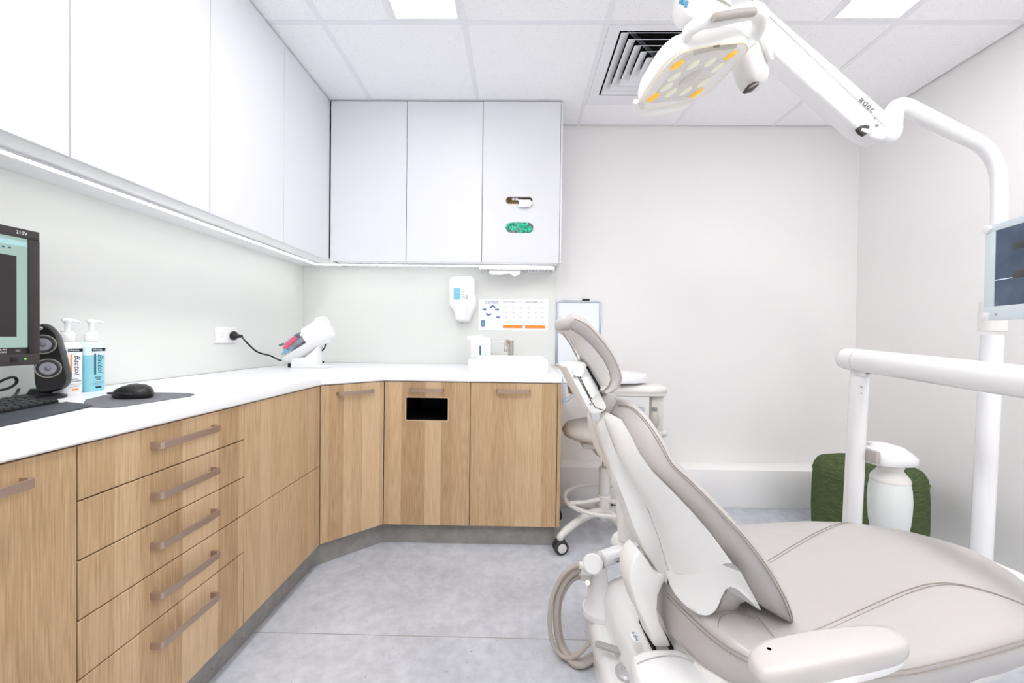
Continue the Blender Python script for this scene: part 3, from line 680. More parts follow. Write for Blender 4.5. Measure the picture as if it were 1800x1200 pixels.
# half-open barrel
A = DP(499, 623, .04); Z = DP(579, 574, .04); ax = (Z-A).normalized(); R = .068
up = Vector((0, 0, 1)); up = (up-ax*up.dot(ax)).normalized(); sdv = ax.cross(up)
if sdv.y > 0: sdv = -sdv       # towards the viewer
L_ = (Z-A).length
def ringp(s, r, a0, a1, n=20): return [A+ax*s+(up*math.cos(a0+(a1-a0)*k/n)+sdv*math.sin(a0+(a1-a0)*k/n))*r for k in range(n+1)]
hb = B(); s0 = L_*.57
rg = []
for s, r in ((s0, R-.006), (s0, R), (L_*.9, R), (L_*.97, R*.93), (L_*1.0, R*.75), (L_*1.0, .01)): rg.append(ringp(s, r, 0, 2*math.pi*19/20, 19))
hb.loft(rg)
obj('barrel', hb, BRIGHT, t, 50)
tr = []
for s, r in ((-.012, .03), (-.004, .055), (.02, R), (s0+.01, R)):      # lower trough: open at the top front
    outer = ringp(s, r, math.radians(112), math.radians(312), 18); inner = ringp(s+.003, r-.006, math.radians(112), math.radians(312), 18)
    tr.append(outer+inner[::-1])
obj('trough', B().loft(tr), BRIGHT, t, 50)
cap = B(); cyl(cap, A+ax*(L_*.86)+up*.03, A+ax*(L_*1.0)+up*.022, .05, .042); obj('end_cap', cap, BRIGHT, t, 50)
obj('knob', B().sphere(DP(577, 596, .03), (.014, .014, .018)), BRIGHT, t)
q0 = A+ax*(L_*.24)+sdv*.016+up*.018; q1 = A+ax*(L_*.62)+sdv*.016+up*.018
cb = B(); cyl(cb, q0, q1, .034, .037); obj('cartridge', cb, mat('cartridge_grey', (160, 166, 178), .45), t, 50)
cb = B(); cyl(cb, q0-ax*.010, q0+ax*.012, .036); obj('cartridge_collar', cb, mat('pale_blue_plastic', (168, 208, 228), .4), t, 50)
for k in range(5):
    cb = B(); an = k*1.256; o_ = (up*math.cos(an)+sdv*math.sin(an))*.018; cyl(cb, q0-ax*.0135+o_, q0-ax*.0095+o_, .009, seg=8); obj('cartridge_port', cb, mat('port_blue', (70, 120, 160), .4), t)
p0 = DP(502.5, 608, -.03); p1 = DP(521, 592, -.02); PK = mat('pink_plastic', (222, 96, 124), .4)
cb = B().tube([p0, (p0+p1)/2, p1], [.012, .013, .011], 6).tube([p0, DP(503, 613, -.03)], [.016, .012], 8); obj('mixer_body', cb, PK, t, 20)
cb = B(); cyl(cb, DP(505, 613, -.03), DP(502, 617, -.03), .012).tube([DP(503, 616, -.03), DP(499, 620, -.03), DP(495.5, 623, -.03)], [.009, .007, .003], 10); obj('mixing_tip', cb, mat('tip_blue', (120, 178, 206), .35), t, 50)
cb = B().tube([DP(519, 592, -.015), DP(530, 587, -.01)], .013, 8); obj('plunger', cb, mat('plunger_grey', (110, 116, 130), .45), t); obj('release_tab', B().tube([DP(491, 607, -.03), DP(499, 604, -.03)], .006, 8), MATS['plunger_grey'], t)
cb = B(); cyl(cb, DP(528, 589, -.03), DP(533, 587, -.03), .007); obj('plunger_clip', cb, PAPER, t)
cb = B().tube(cr([DP(573, 598, .05), DP(571, 610, .06), DP(566, 616, .06), DP(556, 622, .07), DP(556, 628, .09), DP(566, 634, .09), DP(568, 637, .09), DP(556, 637, .09)], 6), .004, 8)
obj('lead', cb, BLACK, t)
obj('power_brick', B().box((DP(500, 640).x, DY+.03, ZW), (DP(510, 640).x, DY+.07, ZW+.027), .002), BLACK2, t)

# sink, tap, hand-wash bottle
t = thing('sink_basin', 'white counter-top basin with a rounded rim on the worktop', 'sink', (-.06, 2.25, ZW))
sx0, sx1, sy0, sy1 = PY(820, 640, 2.03).x, PY(966, 640, 2.03).x, 2.03, 2.46
def rr(i, z, r=.05): return [Vector((x, y, z)) for x, y in rrect(sx0+i, sy0+i, sx1-i, sy1-i, max(.012, r-i))]
ZS = .918
obj('basin', B().loft([rr(.006, ZW), rr(.001, ZW+.012), rr(0, ZS-.014), rr(.003, ZS-.004), rr(.009, ZS), rr(.016, ZS-.004), rr(.022, ZS-.02), rr(.045, ZW+.018), rr(.07, ZW+.012)]), mat('glazed_ceramic', (248, 248, 250), .18, coat=.4), t, 60)
obj('drain', B().lathe([(.022, 0), (.022, .003), (.015, .004)], Matrix.Translation(((sx0+sx1)/2, (sy0+sy1)/2, ZW+.0125)), 20), CHROME, t)
TY = 2.535
tc = PY(896, 640, TY); tx = tc.x
t = thing('mixer_tap', 'brushed steel mixer tap with a side lever behind the basin', 'tap', (tx, TY, ZW))
b = B(); hz = PY(896, 598, TY).z
cyl(b, (tx+.006, TY, ZW), (tx+.006, TY, hz), .0165); cyl(b, (tx+.006, TY, ZW), (tx+.006, TY, ZW+.006), .024)
obj('column', b, STEEL, t)
b = B(); b.tube(cr([(tx-.020, TY-.02, hz-.004), (tx-.022, TY-.05, hz-.02), (tx-.022, TY-.075, hz-.045), (tx-.022, TY-.078, hz-.07)], 5), .011, 14).tube([(tx+.004, TY, hz-.012), (tx-.020, TY-.02, hz-.006)], .011, 14); obj('spout', b, STEEL, t)
b = B(); b.tube([(tx-.006, TY, hz-.012), (tx-.062, TY+.004, hz-.010)], [.004, .003], 8); obj('lever', b, STEEL, t)
BY = 2.52
a = PY(828, 640, BY); c = PY(864, 596, BY); t = thing('hand_wash_bottle', 'squarish white hand-wash bottle with a blue stripe behind the basin', 'bottle', ((a.x+c.x)/2, BY, ZW))
w_ = c.x-a.x; xm = (a.x+c.x)/2; h_ = c.z-ZW
def hs(s, z): return [Vector((xm+x, BY+y, ZW+z)) for x, y in rrect(-w_/2*s, -.045*s, w_/2*s, .045*s, .014)]
obj('body', B().loft([hs(.95, 0), hs(1, .005), hs(1, h_-.012), hs(.92, h_-.003), hs(.6, h_)]), BRIGHT, t, 50)
pl = [PY(821, 590.5, BY-.02), PY(821, 597, BY-.02), PY(829, 599, BY-.02), PY(850, 597, BY-.02), PY(863, 597, BY-.02), PY(858, 592, BY-.02), PY(843, 589.5, BY-.02)]
obj('pump_head', B().prism(pl, (0, .045, 0), .003), BRIGHT, t)
fy = BY-.0455
obj('label_print', B().poly([PY(842.5, 607, fy), PY(845.5, 607, fy), PY(845.5, 628, fy), PY(842.5, 628, fy)]), mat('blue_print', (66, 104, 176), .6), t, None)
pr = B()
for k in range(4): p, q = PY(848, 612+3.4*k, fy), PY(859-2*(k % 2), 612.6+3.4*k, fy); pr.poly([p, Vector((q.x, q.y, p.z)), q, Vector((p.x, p.y, q.z))])
obj('label_print', pr, mat('pale_print', (190, 196, 210), .6), t, None)

# soap dispenser on the wall
WY = YB-.0065; DD = .085
cx = PY(813, 527, WY-DD/2).x
ol = [(791, 493), (794, 488), (800, 486), (826, 486), (832, 488), (834.5, 493), (834.8, 520), (837.5, 522), (837.5, 537), (832, 548), (825, 565), (812, 566), (802, 562), (797, 545), (790.5, 537)]
t = thing('soap_dispenser', 'white wall-mounted soap dispenser with a blue label', 'dispenser', (cx, WY, 1.12))
pts = [PY(x, y, WY-DD*.6) for x, y in ol]
cen = sum(pts, Vector())/len(pts)
def so(s, y): return [Vector((cen.x+(p.x-cen.x)*s, y, cen.z+(p.z-cen.z)*s)) for p in pts]
obj('housing', B().loft([so(1.0, WY), so(1.0, WY-DD*.75), so(.97, WY-DD*.93), so(.9, WY-DD)]), BRIGHT, t, 45)
fy = WY-DD-.0006
def quad(b, x0, y0, x1, y1, Y): b.poly([PY(x0, y1, Y), PY(x1, y1, Y), PY(x1, y0, Y), PY(x0, y0, Y)]); return b
obj('label_print', quad(B(), 797.5, 506, 809, 526.5, fy), mat('label_blue', (130, 200, 222), .5), t, None)
b = B()
for k in range(6): quad(b, 811, 508+3*k, 815.5+(k % 3), 508.7+3*k, fy)
quad(b, 818, 519.5, 823, 521, fy); quad(b, 818, 523, 823, 525.5, fy)
obj('label_print', b, mat('pale_print2', (176, 178, 184), .6), t, None)
text('soap', .010, WT, t, PY(803.5, 514, fy-.0004), (1, 0, 0), (0, 0, 1))
p0, p1 = PY(801, 531, WY-DD), PY(819, 562, WY-DD)
obj('push_lever', B().box((p0.x, WY-DD-.010, p1.z), (p1.x, WY-DD+.004, p0.z), .003), BRIGHT, t)
b = B(); q = PY(812, 565, WY-.05); cyl(b, q, q+Vector((0, 0, -.010)), .012, .008); obj('nozzle', b, GREYP, t)

# hygiene poster on the splashback
PYW = WY-.0022
a, c = PY(841.5, 525, PYW), PY(963, 581.5, PYW)
t = thing('hand_hygiene_poster', 'white hand hygiene poster with blue arrows and orange bands above the sink', 'poster', ((a.x+c.x)/2, PYW, c.z))
obj('sheet', B().box((a.x, PYW, c.z), (c.x, PYW+.0018, a.z)), PAPER, t)
# poster coordinates: X 0..1 across, Y 0..1 down
def pp(x, y): return Vector((a.x+(c.x-a.x)*x, PYW-.0005, a.z+(c.z-a.z)*y))
def pq(b, x0, y0, x1, y1): b.poly([pp(x0, y1), pp(x1, y1), pp(x1, y0), pp(x0, y0)]); return b
BLU = mat('poster_blue', (92, 132, 186), .6); BLD = mat('poster_slate', (84, 92, 124), .6); ORP = mat('poster_orange', (240, 142, 56), .6); PG = mat('poster_grey', (216, 219, 226), .6); TXG = mat('poster_text_grey', (140, 142, 152), .6)
def arrow(x, y):
    obj('printed_arrow', B().poly([pp(x, y+.03), pp(x+.035, y+.03), pp(x+.035, y), pp(x+.062, y+.055), pp(x+.035, y+.11), pp(x+.035, y+.08), pp(x, y+.08)]), BLU, t, None)
arrow(.055, .285); arrow(.237, .285); arrow(.252, .525)
def arc(cx_, cy_, a0, a1):
    n = 8; o_ = [pp(cx_+.042*math.cos(a0+(a1-a0)*k/n), cy_+.105*math.sin(a0+(a1-a0)*k/n)) for k in range(n+1)]; i_ = [pp(cx_+.020*math.cos(a0+(a1-a0)*k/n), cy_+.045*math.sin(a0+(a1-a0)*k/n)) for k in range(n+1)]
    obj('printed_arrow', B().loft([o_, i_], closed=False, caps=False), BLU, t, None)
arc(.205, .30, math.pi*1.05, math.pi*1.97); arc(.145, .44, math.pi*.06, math.pi*.95)
obj('printed_arrow', B().poly([pp(.160, .24), pp(.163, .31), pp(.19, .28)]), BLU, t, None)
b = B()
for k in range(4): pq(b, .036, .68+.052*k, .097, .725+.052*k)
obj('printed_table', b, BLU, t, None)
b = B()
for k in range(5): pq(b, .10, .68+.05*k, .30, .682+.05*k)
pq(b, .04, .925, .13, .94); pq(b, .26, .925, .32, .94)
for X0 in (.352, .672):
    for r in range(4):
        for k in range(3):
            x, y = X0+.10*k+.02, .22+.155*r; pq(b, x-.012, y, x-.004, y+.02); pq(b, x+.01+.01*((r+k) % 2), y+.02, x+.05, y+.06); pq(b, x+.02, y+.06, x+.035+.01*(k % 2), y+.085); pq(b, x-.012, y+.115, x+.062, y+.122)
obj('printed_diagrams', b, PG, t, None)
for X0 in (.352, .672): obj('printed_band', pq(B(), X0, .83, X0+.287, .925), ORP, t, None)
def pt(s, x, y, size, m, al='CENTER'): text(s, size, m, t, pp(x, y)+Vector((0, -.0006, 0)), (1, 0, 0), (0, 0, 1), al)
pt('5 Moments for', .185, .075, .0145, BLD); pt('HAND HYGIENE', .185, .135, .0125, BLU)
pt('How to Hand', .352, .085, .0145, TXG, 'LEFT'); pt('wash?', .555, .085, .0145, PG, 'LEFT')
pt('How to Hand', .672, .085, .0145, BLD, 'LEFT'); pt('rub?', .878, .085, .0145, mat('poster_salmon', (240, 166, 130), .6), 'LEFT')
# whiteboard with marker
a, c = PY(977, 528, YB-.012), PY(1055.5, 645, YB-.012)
t = thing('whiteboard', 'small whiteboard with a grey-blue frame on the back wall beside the cupboards', 'whiteboard', ((a.x+c.x)/2, YB-.01, c.z))
ax0, ax1, az0, az1 = max(a.x, .2425), c.x, max(c.z, ZW+.001), a.z; fr = .014
obj('board', B().box((ax0+fr*.5, YB-.012, az0+fr*.5), (ax1-fr*.5, YB-.001, az1-fr*.5)), mat('gloss_board', (240, 244, 250), .15, coat=.3), t)
for p, q in (((ax0, YB-.016, az0+fr), (ax0+fr, YB-.001, az1-fr)), ((ax1-fr, YB-.016, az0+fr), (ax1, YB-.001, az1-fr)), ((ax0+fr, YB-.016, az1-fr), (ax1-fr, YB-.001, az1)), ((ax0+fr, YB-.016, az0), (ax1-fr, YB-.001, az0+fr))):
    obj('frame_side', B().box(p, q, .002), ALU, t)
for x in (ax0, ax1-fr):
    for z in (az0, az1-fr): obj('frame_corner', B().box((x, YB-.0165, z), (x+fr, YB-.001, z+fr), .004), PLA2, t)
obj('pen_clip', B().box(((ax0+ax1)/2-.004, YB-.022, az1-.012), ((ax0+ax1)/2+.004, YB-.004, az1+.014), .002), PLA2, t)
m0, m1, m2 = PY(990, 525.5, YB-.016), PY(1023, 525.5, YB-.016), PY(1036.5, 525.5, YB-.016)
mz = az1+.0062
t = thing('marker_pen', 'white marker pen with a black cap clipped on top of the whiteboard', 'pen', ((m0.x+m2.x)/2, m0.y, az1))
b = B(); cyl(b, (m0.x, m0.y, mz), (m1.x, m0.y, mz), .006, seg=14); obj('barrel', b, BRIGHT, t)
b = B(); cyl(b, (m1.x, m0.y, mz), (m2.x, m0.y, mz), .0065, .006, seg=14); obj('cap', b, BLACK, t)
# ------------------------------------------------------------------ pouf
pc = Vector((1.79, 2.12, 0)); PR = .230
t = thing('pouf', 'round dark green fabric pouf in the far right corner', 'pouf', pc)
Q = Matrix.Translation(pc)
obj('body', B().lathe([(PR*.93, 0), (PR*.98, .02), (PR, .14), (PR*.995, .27), (PR*.975, .345)], Q, 48), GREEN, t, 60)
obj('cushion_top', B().lathe([(PR*.975, .3455), (PR*.965, .370), (PR*.90, .397), (PR*.70, .412), (PR*.35, .418), (0, .419)], Q, 48), GREEN, t, 60)
obj('piping', B().tube([pc+Vector((PR*.978*math.cos(a*math.pi/32), PR*.978*math.sin(a*math.pi/32), .346)) for a in range(64)], .004, 8, loop=True), mat('green_thread', (74, 92, 52), .9), t)

# ------------------------------------------------------------------ stool with body-support arm
SCX, SCY = .452, 2.12
t = thing('assistant_stool', 'wheeled grey stool with a foot ring and a padded support bar behind the dental chair', 'stool', (SCX, SCY, 0))
sc = Vector((SCX, SCY, 0)); Q = Matrix.Translation(sc)
obj('seat', B().lathe([(.05, .515), (.17, .518), (.212, .530), (.222, .553), (.205, .580), (.15, .596), (.06, .600), (0, .600)], Q, 40), mat('stool_vinyl', (186, 179, 172), .45), t, 60)
obj('seat_plate', B().box((SCX-.13, SCY-.11, .482), (SCX+.13, SCY+.11, .513), .008).lathe([(.045, .425), (.09, .481)], Q, 20), STOOLG, t, 40)
b = B(); cyl(b, sc+Vector((0, 0, .36)), sc+Vector((0, 0, .46)), .013); obj('gas_spring', b, CHROME, t)
b = B(); b.tube([sc+Vector((-.03, -.02, .425)), sc+Vector((.0, 0, .42)), sc+Vector((.04, -.03, .43))], .008, 8); obj('height_lever', b, CHROME, t)
obj('column', B().lathe([(.034, .095), (.034, .215), (.029, .22), (.029, .362), (.024, .365)], Q, 28), STOOLG, t, 40)
RF = .205; zf = .198
obj('foot_ring', B().loft([[sc+Vector(((RF+dx)*math.cos(a*math.pi/32), (RF+dx)*math.sin(a*math.pi/32), zf+dz)) for dx, dz in ((-.011, -.007), (.011, -.007), (.012, .002), (.006, .008), (-.006, .008), (-.012, .002))] for a in range(64)], loop=True), STOOLG, t, 50)
for k in range(3):
    a = math.radians(200+120*k); e = Vector((math.cos(a), math.sin(a), 0))
    obj('ring_spoke', B().tube([sc+e*.028+Vector((0, 0, zf)), sc+e*.12+Vector((0, 0, zf-.004)), sc+e*(RF-.006)+Vector((0, 0, zf))], [.013, .009, .012], 10), STOOLG, t)
first = None
c_t = PZ(985, 972, 0); a0 = math.atan2(c_t.y-SCY, c_t.x-SCX)
for k in range(5):
    a = a0+k*2*math.pi/5; e = Vector((math.cos(a), math.sin(a), 0)); r = (Vector((c_t.x, c_t.y, 0))-sc).length
    lg = obj('base_leg', B().tube(cr([sc+e*.02+Vector((0, 0, .135)), sc+e*.10+Vector((0, 0, .142)), sc+e*(r*.72)+Vector((0, 0, .118)), sc+e*(r-.004)+Vector((0, 0, .085)), sc+e*r+Vector((0, 0, .070))], 5), [.022]*8+[.019]*6+[.0165]*7, 12), STOOLG, t, 60)
    cp = sc+e*r; sdn = Vector((-e.y, e.x, 0))*.9+e*.35; sdn.normalize()
    b = B()
    for s in (-1, 1): b.lathe([(.020, -.0095), (.031, -.0085), (.0345, -.005), (.0345, .005), (.031, .0085), (.020, .0095)], axis_to(sdn, cp+sdn*s*.0155+Vector((0, 0, .0345))), 24)
    w1 = obj('caster_wheel', b, RUB, lg, 40); w1['kind'] = 'stuff'
    b = B()
    for s in (-1, 1): b.lathe([(.0215, .0), (.0215, .0035), (.012, .005), (0, .005)], axis_to(sdn*s, cp+sdn*s*.0245+Vector((0, 0, .0345))), 20)
    w2 = obj('caster_hub', b, STOOLG, lg, 40); w2['kind'] = 'stuff'
    b = B(); cyl(b, cp+Vector((0, 0, .072)), cp+Vector((0, 0, .036)), .010); obj('caster_stem', b, STOOLG, lg)
# body-support pad
def pad(z0, z1, inset, ext=0):
    L0 = PY(1000, 684, 2.02).x+inset; L1 = PY(1177, 684, 2.02).x-inset; y0 = 1.965+inset; y1 = 2.14-inset
    return [Vector((x, y, z)) for z in (0,) for x, y in []]
px0, px1 = PY(1000, 684, 2.04).x, PY(1177, 682, 2.04).x
def pr_(i, z, r=.082): return [Vector((x, y, z)) for x, y in rrect(px0+i, 2.0+i, px1-i, 2.175-i, r-i, 6)]
zp = PY(1090, 697, 2.0).z
obj('support_pad', B().loft([pr_(.004, zp+.016), pr_(0, zp+.024), pr_(0, zp+.034), pr_(.007, zp+.045), pr_(.024, zp+.052), pr_(.05, zp+.053)]), mat('stool_vinyl_light', (224, 220, 218), .45), t, 60)
obj('support_tray', B().loft([pr_(.010, zp), pr_(.004, zp+.004), pr_(.004, zp+.0155)]), STOOLG, t, 40)
xa, xb_ = PY(1143, 730, 2.06).x, PY(1164, 730, 2.06).x; pz = PY(1150, 760, 2.06).z
obj('support_post', B().box((xa, 2.04, pz-.02), (xb_, 2.085, zp-.001), .006), STOOLG, t)
b = B(); q1 = PY(1171, 761, 2.06); cyl(b, (SCX+.05, 2.06, q1.z), (q1.x-.012, 2.06, q1.z), .022).sphere((q1.x-.014, 2.06, q1.z), .022); cyl(b, (SCX+.02, SCY, .47), (SCX+.06, 2.065, q1.z), .014); obj('support_rod', b, STOOLG, t, 50)
kx = PY(1152, 735, 2.0); b = B(); b.lathe([(.012, -.05), (.021, -.035), (.022, 0), (.014, .030), (.010, .034)], Matrix.Translation((kx.x, 2.015, kx.z)), 20); obj('knob', b, mat('knob_grey', (182, 178, 172), .4), t, 50)
b = B(); b.lathe([(.012, .035), (.0135, .037), (.0135, .050), (.010, .052)], Matrix.Translation((kx.x, 2.015, kx.z)), 20); obj('knob_cap', b, mat('knob_cap_grey', (140, 144, 148), .4), t, 40)
kx = PY(1125, 719, 2.02); obj('release_lever', B().box((kx.x-.02, 2.0, kx.z-.014), (kx.x+.016, 2.02, kx.z+.012), .003), ALU, t)

# ------------------------------------------------------------------ dental chair
t = CHAIR = thing('dental_chair', 'reclined white dental chair with taupe leather cushions and a swing headrest', 'chair', (.60, 1.12, 0))
CHW = mat('chair_white', (238, 237, 235), .38, coat=.1)
def mirror(p): return p-CL*(2*(p-CO).dot(CL))
# base
b = B()
def bs(i, z, r=.05): return [Vector((x, y, z)) for x, y in rrect(.245+i, .80+i, 1.15-i, 1.445-i, r)]
obj('base_plate', b.loft([bs(.0, 0), bs(0, .06), bs(.004, .085), bs(.014, .097), bs(.024, .0985), bs(.028, .0985)]), ENAM, t, 50)
# lift cover: a long rounded hump whose top falls towards the rear (left)
rg = []
for y, s, dx in ((1.435, .30, 0), (1.425, .62, 0), (1.40, .86, 0), (1.35, .98, 0), (1.30, 1.0, 0), (1.20, 1.0, .002), (1.10, 1.0, .022), (1.0, 1.0, .05), (.88, 1.0, .09)):
    pr = [(.292, .0), (.292, .075), (.298, .098), (.325, .122), (.365, .140), (.43, .155), (.60, .16), (.80, .155), (.86, .10), (.86, 0)]
    rg.append([Vector((.58+(x-.58)*(1 if s > .9 else .9+.1*s)+(dx if x < .33 else dx*.3 if x < .4 else 0), y, .0985+z*s)) for x, z in pr])
obj('lift_cover', B().loft(rg), ENAM, t, 50)
# rear slots in the cover and their lift arm
def slot(pa, pb, hw=.0035):
    b = B(); a, c = PZ(*pa[:2], pa[2]), PZ(*pb[:2], pb[2]); d = (c-a).normalized(); n = Vector((0, 0, 1)); s = d.cross(n).normalized()*hw
    return b.prism([a-s, a+s, c+s, c-s], (0, 0, -.012))
obj('lift_slot', slot((1125, 1085, .241), (1151, 1138, .247)), DARK, t, None)
obj('lift_slot', slot((1157, 1094, .256), (1182, 1138, .259)), DARK, t, None)
V1 = .045
ol = [(1126, 968), (1115, 981), (1109, 997), (1107, 1017), (1112, 1040), (1122, 1072), (1137, 1100), (1151, 1138), (1181, 1138), (1174, 1122), (1161, 1096), (1156, 1072), (1158, 1047), (1166, 1029), (1173, 1013), (1173, 1003), (1158, 1010), (1151, 1005), (1140, 986)]
pts = [CH(x, y, .034) for x, y in ol]
obj('back_link', B().prism(pts, -CL*.070, .012, 3), CHW, t, 40)
# front cover over the lift
top = [(1108, 1150), (1128, 1141), (1150, 1138), (1190, 1137), (1222, 1150), (1248, 1175), (1285, 1225), (1330, 1300), (1180, 1300), (1140, 1230), (1118, 1185)]
P2 = [PZ(x, y, .272) for x, y in top]
def shr(ps, s, z): c = sum(ps, Vector())/len(ps); return [Vector((c.x+(p.x-c.x)*s, c.y+(p.y-c.y)*s, z)) for p in ps]
obj('front_cover', B().loft([shr(P2, 1.02, .12), shr(P2, 1.01, .24), shr(P2, .99, .262), shr(P2, .94, .270), shr(P2, .85, .272)]), ENAM, t, 50)
sm = cr([PZ(1120, 1166, .2735), PZ(1150, 1155, .2735), PZ(1185, 1152, .2735), PZ(1215, 1162, .2735), PZ(1245, 1185, .2735), PZ(1280, 1235, .2735)], 6)
obj('cover_seam', B().tube(sm, .0012, 6), mat('seam_grey', (186, 184, 182), .6), t)
lc = PZ(1117, 1122, .243); lx = (PZ(1121, 1131, .243)-PZ(1112, 1113, .243)); lx.z = 0
bd = obj('badge', B().lathe([(1, 0), (1, .0012), (.93, .0016), (0, .0016)], Matrix.Translation(lc+Vector((0, 0, .004))) @ frame(lx, Vector((0, 0, 1)).cross(lx)).to_4x4() @ Matrix.Diagonal((.022, .013, 1, 1)), 28), ENAM, t, 40)
LOGOB = mat('logo_blue', (86, 128, 160), .5)
text('a', .016, LOGOB, bd, lc+Vector((0, 0, .0062))-lx.normalized()*.0125, lx, Vector((0, 0, 1)).cross(lx)); text('dec', .016, LOGOB, bd, lc+Vector((0, 0, .0062))+lx.normalized()*.006, lx, Vector((0, 0, 1)).cross(lx))
# brake lever and floor disc
a, c = PZ(1052, 1135, .125), PZ(1112, 1154, .125); d = (c-a).normalized(); s = Vector((-d.y, d.x, 0))*.0105
ol = [a+s*math.cos(k*math.pi/8-math.pi)*1-d*math.sin(k*math.pi/8)*.0105 for k in range(9)]
obj('brake_lever', B().prism(ol+[c+s, c-s], (0, 0, .010), .002), mat('lever_grey', (168, 166, 166), .4), t)
obj('lever_pivot', B().box((c.x-.012, c.y-.012, .0985), (c.x+.012, c.y+.012, .126), .002), ENAM, t)
dc = PZ(1101, 1184, .1); obj('chair_stop_disc', B().lathe([(.030, .0985), (.031, .108), (.026, .113), (.014, .1135), (.013, .1155), (.005, .1155), (.004, .112), (0, .112)], Matrix.Translation((dc.x, dc.y, 0)), 32), mat('disc_grey', (190, 190, 192), .35, metal=.3), t, 40)
# frame under the seat
def us(pts, z): return [UV(u, v, z) for u, v in pts]
ol = [(.10, .13), (.16, .19), (.60, .20), (.92, .16), (.92, -.16), (.60, -.20), (.16, -.19), (.10, -.13)]
obj('seat_pan', B().loft([us(ol, .235), us([(u*1.0, v*1.16) for u, v in ol], .252), us([(u, v*1.24) for u, v in ol], .288)]), CHW, t, 40)
obj('seat_frame', B().prism([UV(.035, .15, .215), UV(.06, .19, .30), UV(.20, .20, .30), UV(.22, .19, .20), UV(.12, .16, .17)], -CL*.30, .008), CHW, t, 40)
obj('lift_link', B().prism([UV(.18, .10, .24), UV(.50, .10, .24), UV(.62, .10, .15), UV(.40, .10, .15)], -CL*.20, .012), CHW, t)
pn = [CH(x, y, .19) for x, y in [(1178, 1040), (1196, 1040), (1215, 1085), (1240, 1130), (1262, 1172), (1285, 1200), (1255, 1180), (1225, 1150), (1205, 1110)]]

# seat cushion
WU = [(.030, .02), (.034, .07), (.042, .13), (.055, .185), (.08, .232), (.12, .262), (.18, .285), (.27, .302), (.38, .306), (.52, .298), (.68, .283), (.80, .262), (.88, .232), (.93, .195), (.957, .145), (.97, .09), (.976, .03)]
def wof(u):
    for (a, x), (c, y) in zip(WU, WU[1:]):
        if a <= u <= c: return x+(y-x)*(u-a)/(c-a)
    return .02
def zc_(u):      # crown along the seat: hip, slight hollow, rise under the knees
    return .424-.012*math.exp(-((u-.25)/.14)**2)+.020*math.exp(-((u-.72)/.24)**2)
RIM = .384
def rim(u): return RIM+.012*math.exp(-((u-.72)/.25)**2)
def seat_z(u, v):
    f = min(1, abs(v)/max(.01, wof(u))); return rim(u)+(zc_(u)-rim(u))*(1-f**3.2)**.75
rg = []
for u, w_ in WU:
    sec = []
    for f, z in ((-.78, .294), (-.91, .310), (-.98, .338), (-1.0, .366)): sec.append(UV(u if abs(u-.5) < .4 else u+(.5-u)*.02*(1-(z-.286)/.1), w_*f, z))
    for k in range(-10, 11): f = k/10*.995; sec.append(UV(u, w_*f, seat_z(u, w_*f)))
    for f, z in ((1.0, .366), (.98, .338), (.91, .310), (.78, .294)): sec.append(UV(u, w_*f, z))
    rg.append(sec)
seat = obj('seat_cushion', B().loft(rg), LEA, t, 80)
SEAMC = mat('seam_taupe', (158, 150, 143), .8)  # seam lines a little darker than the leather
def stitch(b, line, step=.0085, ln=.005, r=.0011):
    acc = 0; nxt = 0
    for p, q in zip(line, line[1:]):
        d = (q-p).length
        while nxt <= acc+d and d > 1e-6:
            c = p.lerp(q, (nxt-acc)/d); dr = (q-p).normalized(); b.tube([c-dr*ln/2, c+dr*ln/2], r, 5); nxt += step
        acc += d
def seam(parent, lines, stitched=True, r=.0016):
    r = r*.75
    b = B()
    for l in lines: b.tube(l, r, 6)
    obj('seam', b, SEAMC, parent, 60)
    if stitched:
        b = B()
        for l in lines: stitch(b, l)
        o = obj('stitching', b, THREAD, parent, 60); o['kind'] = 'stuff'
def on_seat(uv, lift=.0006): return [UV(p.x, p.y, seat_z(p.x, p.y)+lift) for p in cr([Vector((u, v, 0)) for u, v in uv], 7)]
ov_ = lambda L_, d: [p+Vector((0, 0, d)) for p in L_]
for uvs in ([(.30, -.02), (.355, -.033), (.557, -.114), (.70, -.170), (.78, -.205), (.826, -.232), (.838, -.25)], [(.203, .22), (.386, .184), (.584, .147), (.672, .142), (.731, .158), (.80, .205), (.838, .246)]):
    seam(seat, [on_seat(uvs)], True, .0013)
    seam(seat, [on_seat([(u+.006, v+.007) for u, v in uvs])], False, .0010)
seam(seat, [on_seat([(.155, -.24), (.165, -.12), (.175, 0), (.168, .12), (.160, .262)])], False, .0022)
seam(seat, [on_seat([(.065, .17), (.075, .16), (.095, .15), (.125, .15), (.155, .165)])], True, .0012)
for off, zz in ((0, 0), (.004, .010)):
    ln = [UV(u, w_*(1.0-off)+.001, rim(u)-.006+zz) for u, w_ in WU]
    seam(seat, [cr(ln, 5)], True, .0012)
# foot-end plate beyond the cushion
ol = [(.80, .25), (.98, .25), (1.07, .15), (1.10, .03), (1.10, -.10), (1.07, -.20), (.98, -.275), (.80, -.26)]
obj('toe_plate', B().loft([us(ol, .320), us([(u+.004, v) for u, v in ol], .326), us([(u+.004, v) for u, v in ol], .368), us(ol, .373)]), mat('toe_plate_white', (226, 225, 223), .3, coat=.3), t, 50)

